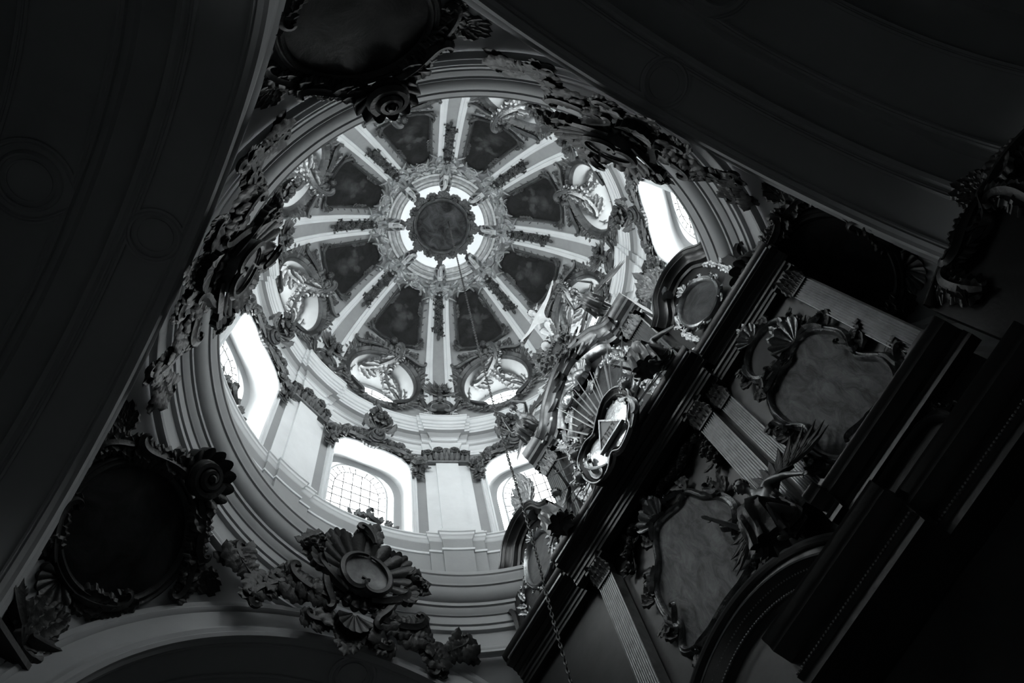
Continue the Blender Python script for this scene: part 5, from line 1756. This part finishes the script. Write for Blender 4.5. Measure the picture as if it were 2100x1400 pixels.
t = T('sunburst', 'gilded sunburst with polished plate and engraved triangle on the altar front', 'sunburst', (2.15, AY - .2, 11.9), 0)
sc = np.array([-.31, 11.70])
kid = np.array([(.02, .50), (-.30, .62), (-.60, .50), (-.72, .20), (-.56, -.05), (-.40, -.18), (-.34, -.32), (.0, -.40), (.18, -.28), (.42, -.42), (.70, -.36), (.84, -.05), (.78, .30), (.48, .42), (.25, .36)]) * [1, 1] + sc
ko = closedspline(kid, 6)[::-1]
if np.sum(ko[:, 0] * np.roll(ko[:, 1], -1) - ko[:, 1] * np.roll(ko[:, 0], -1)) < 0: ko = ko[::-1]
q = MB(); fill(q, ko, SN, MSB, rings=7, bulge=.06); t.part('polished_plate', q, M['silver'])
q = MB(); moulding(q, ko, [(.05, SN - .02), (.03, SN + .05), (-.01, SN + .09), (-.05, SN + .05), (-.08, SN + .06), (-.13, SN + .12), (-.18, SN + .08), (-.20, SN - .08), (-.10, SN - .2)], MSB); t.part('frame', q, M['bronze'])
q = MB(); P = np.vstack([ko, ko[:1]]); tube(q, np.c_[sc + (P - sc) * 1.23, np.full(len(P), SN + .11)], .022, MSB, 6); t.part('outer_rim', q, M['gold'])
for a0, sd in ((2.6, 1), (.3, -1), (-.9, 1), (-2.2, -1)):
    x, y = sc + .72 * np.array([math.cos(a0), .75 * math.sin(a0)])
    q = MB(); scroll(q, x, y, a0 + sd * 1.3, .85, .06, MSB, k=sd * 1.2, kb=sd * 30, n0=SN + .06, N=44); t.part('frame_scroll', q, M['gold'])
    if a0 < 0: continue
    L = MB(); spray(one(L), x, y, a0, 5, .34, .09, MSB, spread=2.2, n0=SN, lobes=4); t.part('frame_leaves', L, M['gold'], stuff=True)
# upright triangle with the letters along its foot
tri = np.array([(.40, -.20), (-.02, .42), (-.44, -.20)]) + sc + [.02, .04]
q = MB(); slab(q, tri, SN + .07, SN + .14, MSB); tr = t.part('triangle', q, M['face'], smooth=False)
q = MB(); moulding(q, tri[::1], [(.0, SN + .14), (.0, SN + .17), (.035, SN + .17), (.035, SN + .14)], MSB); t.part('triangle_rim', q, M['silver'], smooth=False)


def stroke(mb, P, w):
    for a, b in zip(P[:-1], P[1:]):
        a, b = np.array(a, float), np.array(b, float); d_ = (b - a) / np.linalg.norm(b - a); n_ = np.array([-d_[1], d_[0]]) * w / 2
        a = a - d_ * w * .4; b = b + d_ * w * .4
        slab(mb, [a + n_, b + n_, b - n_, a - n_], SN + .142, SN + .150, MSB)


# four Hebrew letters, read right to left (the viewer's right is local -x)
GL = {'he': [[(0, 1), (.8, 1), (.8, 0)], [(.12, .62), (.12, 0)]], 'vav': [[(.1, 1), (.4, 1), (.4, 0)]], 'yod': [[(.1, 1), (.42, 1), (.42, .55)]]}
lx = -.25
for g, wd_ in (('he', .135), ('vav', .085), ('he', .135), ('yod', .085)):
    q = MB()
    for st in GL[g]: stroke(q, [(sc[0] + .0 - (lx + a * .135), sc[1] - .10 + b * .17) for a, b in st], .028)
    t.part('letter', q, M['ink'], parent=None, smooth=False, label='engraved Hebrew letter')
    lx += wd_ * 1.02 + .01
# rays: slim square-cut spikes in bundles
nray = 66
for i in range(nray):
    a = 2 * PI * (i + .3 * rng.random()) / nray
    c_, s_ = math.cos(a), math.sin(a)
    r0 = .72 + .08 * abs(c_); r1 = (1.55 if i % 2 else 1.25) + .45 * rng.random() + .35 * max(0, s_)
    if s_ < -.28: continue
    p0 = (sc[0] + r0 * c_, sc[1] + r0 * .8 * s_, SN - .08 + .05 * (i % 3)); p1 = (sc[0] + r1 * c_, sc[1] + r1 * s_, SN - .12 + .10 * (i % 3))
    q = MB(); tube(q, [p0, p1], [.024, .009], MSB, 4); t.part('ray', q, M['ray'])
q = MB(); 
for x, y, r in ((.55, .85, .2), (.32, 1.0, .17), (.85, .72, .19), (.60, 1.12, .16), (.95, .95, .15), (.15, .85, .16)): ball(q, (sc[0] + x, sc[1] + y, SN - .15), r, MSB, 12, 9, (1.2, .9, .8))
t.part('cloud', q, M['bronze'])
for x, y, wh in ((.95, .62, 'among the clouds upper left of'), (-.92, .42, 'at the right end of'), (1.12, .10, 'at the left end of')):
    ch = T('cherub_head', 'small winged cherub head %s the altar sunburst' % wh, 'cherub', (2.1, AY + sc[0] + x, sc[1] + y), 0, 'cherub heads round the sunburst')
    cherub(ch, sc[0] + x, sc[1] + y, .15, MSB, M['statue'], M['gold'], n0=SN)


# ------------------------------------------------------------------ statues
def statue(name, label, pts, H, face, flesh='statue', up=(0, 0, 1), base=None, cat='statue'):
    t = T(name, label, cat, base or pts['pelvis'], 0)
    o = body('body', H, pts, M[flesh], t.e, t.base, face, up)
    q = MB(); hair_mesh(q, pts['head'], .122 * H / 1.75, face, up); t.part('hair', q, M['hair'], parent=o)
    return t, o


# the crucified figure above the gable, leaning out towards the nave
C0 = {'pelvis': (2.50, .14, 19.72), 'waist': (2.47, .13, 19.98), 'chest': (2.42, .13, 20.28), 'neck': (2.36, .13, 20.55), 'head': (2.29, .17, 20.72),
      'Rsho': (2.40, -.06, 20.40), 'Relb': (2.42, -.40, 20.52), 'Rwri': (2.42, -.68, 20.72), 'Lsho': (2.40, .32, 20.40), 'Lelb': (2.42, .62, 20.55), 'Lwri': (2.42, .90, 20.78),
      'Rhip': (2.50, .04, 19.62), 'Rkne': (2.36, .03, 19.22), 'Rank': (2.52, .10, 18.84), 'Rtoe': (2.40, .10, 18.70), 'Lhip': (2.50, .24, 19.62), 'Lkne': (2.36, .22, 19.24), 'Lank': (2.50, .15, 18.86), 'Ltoe': (2.38, .15, 18.72)}
t, o = statue('crucified_figure', 'pale crucified figure with outspread arms and rayed head above the altar gable', C0, 1.70, (-.85, .15, -.5), 'pale', (-.2, 0, 1), base=(2.6, .14, 18.2))
q = MB(); drape(q, [(2.49, .14, 19.86), (2.48, .13, 19.70), (2.46, .12, 19.54), (2.44, .11, 19.40)], [.17, .20, .20, .19], [.15, .17, .17, .16], 8, .14); t.part('loincloth', q, M['pale'], parent=o)
q = MB(); tube(q, [(2.62, .14, 17.6), (2.58, .14, 19.2), (2.50, .14, 21.35)], .055, m_id, 4); t.part('cross_post', q, M['wood'])
q = MB(); tube(q, [(2.50, 1.05, 20.84), (2.50, .14, 20.72), (2.50, -.85, 20.70)], .05, m_id, 4); t.part('cross_arm', q, M['wood'])
for p in ((2.50, 1.07, 20.85), (2.50, -.88, 20.70), (2.49, .14, 21.42)):
    q = MB(); ball(q, p, .06, m_id, 10, 7); t.part('cross_end', q, M['statue'])
hp = m_pl((2.34, .17, 20.74), (0, 1, 0), (-.2, 0, 1), (-1, 0, -.2))
for i in range(22):
    a = i * 2 * PI / 22; q = MB(); tube(q, [(.13 * math.cos(a), .13 * math.sin(a), -.04), ((.33 if i % 2 else .26) * math.cos(a), (.33 if i % 2 else .26) * math.sin(a), -.04)], [.012, .004], hp, 4); t.part('halo_ray', q, M['gold'])
# cluster of foliage, heads and blossoms at the foot of the cross
t = T('cross_foot_foliage', 'dark leafy cluster with two cherub heads at the foot of the cross', 'carving', (2.6, .2, 17.3), 0)
fp = m_pl((2.48, .15, 17.6), (0, 1, 0), (-.05, 0, 1), (-1, 0, -.05))
L, F = MB(), MB()
for i in range(60):
    a = rng.random() * 6.28; r = .15 + .5 * rng.random()
    leaf(L, r * math.cos(a) * 1.0, -.1 + r * math.sin(a) * 1.3, a + (rng.random() - .5), .34, .09, fp, lobes=4, lift=.35, n0=.12 * rng.random(), curl=rng.random() * 2 - 1)
for i in range(22): flower(F, (rng.random() - .5) * 1.1, -.1 + (rng.random() - .5) * 1.2, .10, fp, 5, n0=.12 + .12 * rng.random(), h=.8)
t.part('leaves', L, M['orn'], stuff=True); t.part('blossoms', F, M['orn'], stuff=True)
q = MB(); ball(q, (0, -.1, -.05), .42, fp, 16, 10, (1.1, 1.4, .5)); t.part('rock', q, M['orn'])
cherub(t, .12, .40, .15, fp, M['pale'], M['orn'], n0=.12)
cherub(t, -.28, -.12, .14, fp, M['statue'], M['orn'], n0=.15)


def angel(name, label, off, s, H, pose, wings=True, flesh='statue', drape_m='robe', face=(-.9, 0, -.25)):
    """s = +1 / -1 mirrors the pose sideways; off is the seat or standing point"""
    P = {}
    for k, (x, y, z) in pose.items():
        kk = k
        if s < 0 and k[0] in 'LR' and len(k) == 4: kk = ('R' if k[0] == 'L' else 'L') + k[1:]
        P[kk] = (off[0] + x, off[1] + s * y, off[2] + z)
    t, o = statue(name, label, P, H, (face[0], face[1] * s, face[2]), flesh, base=off)
    k = H / 1.75
    pv, ws = np.array(P['pelvis']), np.array(P['waist'])
    kn = (np.array(P['Lkne']) + np.array(P['Rkne'])) / 2; an = (np.array(P['Lank']) + np.array(P['Rank'])) / 2
    pa = openspline([ws + (0, 0, .08 * k), pv, pv * .5 + kn * .5 + (0, 0, .02), kn + (-.02, 0, 0), kn * .45 + an * .55, an + (0, 0, .04)], 4)
    n = len(pa); v = np.linspace(0, 1, n)
    q = MB(); drape(q, pa, np.interp(v, [0, .25, .6, 1], [.17, .23, .22, .27]) * k, np.interp(v, [0, .25, .6, 1], [.15, .21, .20, .24]) * k, 9, .16); t.part('drapery', q, M[drape_m], parent=o)
    ch = np.array(P['chest']); sh = np.array(P['Lsho'])
    pa = openspline([ch + (.12 * k, 0, .22 * k), ch + (.05, 0, -.02), ws], 4)
    q = MB(); drape(q, pa, np.full(len(pa), .19 * k), np.full(len(pa), .16 * k), 7, .12); t.part('bodice', q, M[drape_m], parent=o)
    if wings:
        for e in (-1, 1):
            q = MB(); wing(q, ch + (.14 * k, e * .08 * k, .10 * k), (.35, e, .0), (.15, 0, 1), (-1, e * .3, .1), 1.0 * k, 1.2 * k); t.part('wing', q, M[drape_m])
    return t


KNEEL = {'pelvis': (0, 0, .42), 'waist': (-.10, 0, .60), 'chest': (-.25, -.02, .80), 'neck': (-.40, -.03, .96), 'head': (-.54, -.05, 1.08),
         'Lsho': (-.28, .17, .90), 'Lelb': (-.40, .36, .74), 'Lwri': (-.60, .26, .86), 'Rsho': (-.30, -.19, .90), 'Relb': (-.44, -.36, .80), 'Rwri': (-.64, -.24, .96),
         'Lhip': (0, .10, .38), 'Lkne': (-.38, .14, .10), 'Lank': (.05, .16, .07), 'Ltoe': (.17, .16, .03), 'Rhip': (0, -.10, .38), 'Rkne': (-.40, -.10, .46), 'Rank': (-.36, -.10, .06), 'Rtoe': (-.50, -.12, .03)}
SEAT = {'pelvis': (0, 0, .12), 'waist': (-.02, .02, .36), 'chest': (-.05, .05, .64), 'neck': (-.09, .08, .86), 'head': (-.15, .12, 1.03),
        'Lsho': (-.03, .24, .76), 'Lelb': (-.15, .46, .62), 'Lwri': (-.38, .56, .82), 'Rsho': (-.06, -.13, .78), 'Relb': (-.04, -.36, .55), 'Rwri': (-.10, -.50, .26),
        'Lhip': (-.03, .10, .08), 'Lkne': (-.42, .22, .18), 'Lank': (-.40, .34, -.28), 'Ltoe': (-.54, .38, -.36), 'Rhip': (-.03, -.10, .08), 'Rkne': (-.44, -.06, .05), 'Rank': (-.36, .02, -.42), 'Rtoe': (-.50, .04, -.50)}
angel('kneeling_angel', 'silvered kneeling angel on the right end of the altar gable', (2.48, -1.32, 15.95), -1, 1.45, KNEEL)
angel('kneeling_angel', 'silvered kneeling angel on the left end of the altar gable', (2.48, 1.72, 15.95), 1, 1.45, KNEEL)
angel('seated_angel', 'dark seated angel with bare bent legs right of the sunburst', (2.32, -1.55, 11.95), 1, 1.5, SEAT, wings=False)
angel('seated_angel', 'dark seated angel left of the sunburst, above the left altar wing', (2.32, 1.72, 11.95), -1, 1.5, SEAT, wings=False)
angel('winged_angel', 'black winged angel reclining over the altar arch beside the big pale canvas', (2.42, -1.25, 7.25), 1, 1.45, SEAT, wings=True, drape_m='bronze')


# ---- black carved screen standing beside the altar's right end
t = T('carved_screen', 'black carved wooden screen beyond the right end of the altar', 'screen', (3.25, -5.1, FLOOR), 0)
SP = m_pl((3.2, -5.1, 0), (0, -1, 0), (0, 0, 1), (-1, 0, 0))
q = MB(); slab(q, [(-1.1, FLOOR), (1.6, FLOOR), (1.6, 7.7), (1.0, 8.1), (.35, 8.45), (0, 8.1), (-.45, 8.35), (-1.1, 8.2)], -.2, .05, SP); t.part('panel', q, M['wood'], smooth=False)
q = MB(); moulding(q, openspline([(-1.1, 8.2), (-.45, 8.35), (0, 8.12), (.35, 8.45), (1.0, 8.1), (1.6, 7.7)], 6)[::-1], [(0, -.25), (0, .16), (.05, .18), (.08, .12), (.12, .06), (.15, -.1)], SP, closed=False); t.part('top_moulding', q, M['wood'])
L, S = [], []
for s in (-1, 1):
    leafy_scroll(many(L), many(S), .35 + s * .1, 8.35, (0 if s > 0 else PI) - s * .1, 1.0, .08, SP, k=-.7, kb=30, side=s, nl=6, W=.16, lobes=4, n0=.08)
    leafy_scroll(many(L), many(S), -.2 + s * .5, 7.5, PI / 2 - s * .4, .9, .07, SP, k=.8, kb=30, side=s, nl=5, W=.15, lobes=4, n0=.08)
spray(many(L), .35, 8.45, PI / 2, 7, .45, .14, SP, spread=2.2, n0=.05, lobes=4)
for q in L: t.part('leaf', q, M['bronze'])
for q in S: t.part('acanthus_scroll', q, M['bronze'])
for j in range(3):
    q = MB(); run(q, [(-1.1, .05), (1.6, .05)], [(-.1, 6.3 - j * 1.6), (.06, 6.3 - j * 1.6), (.08, 6.38 - j * 1.6), (.03, 6.42 - j * 1.6), (-.1, 6.44 - j * 1.6)], SP); t.part('rail', q, M['wood'])
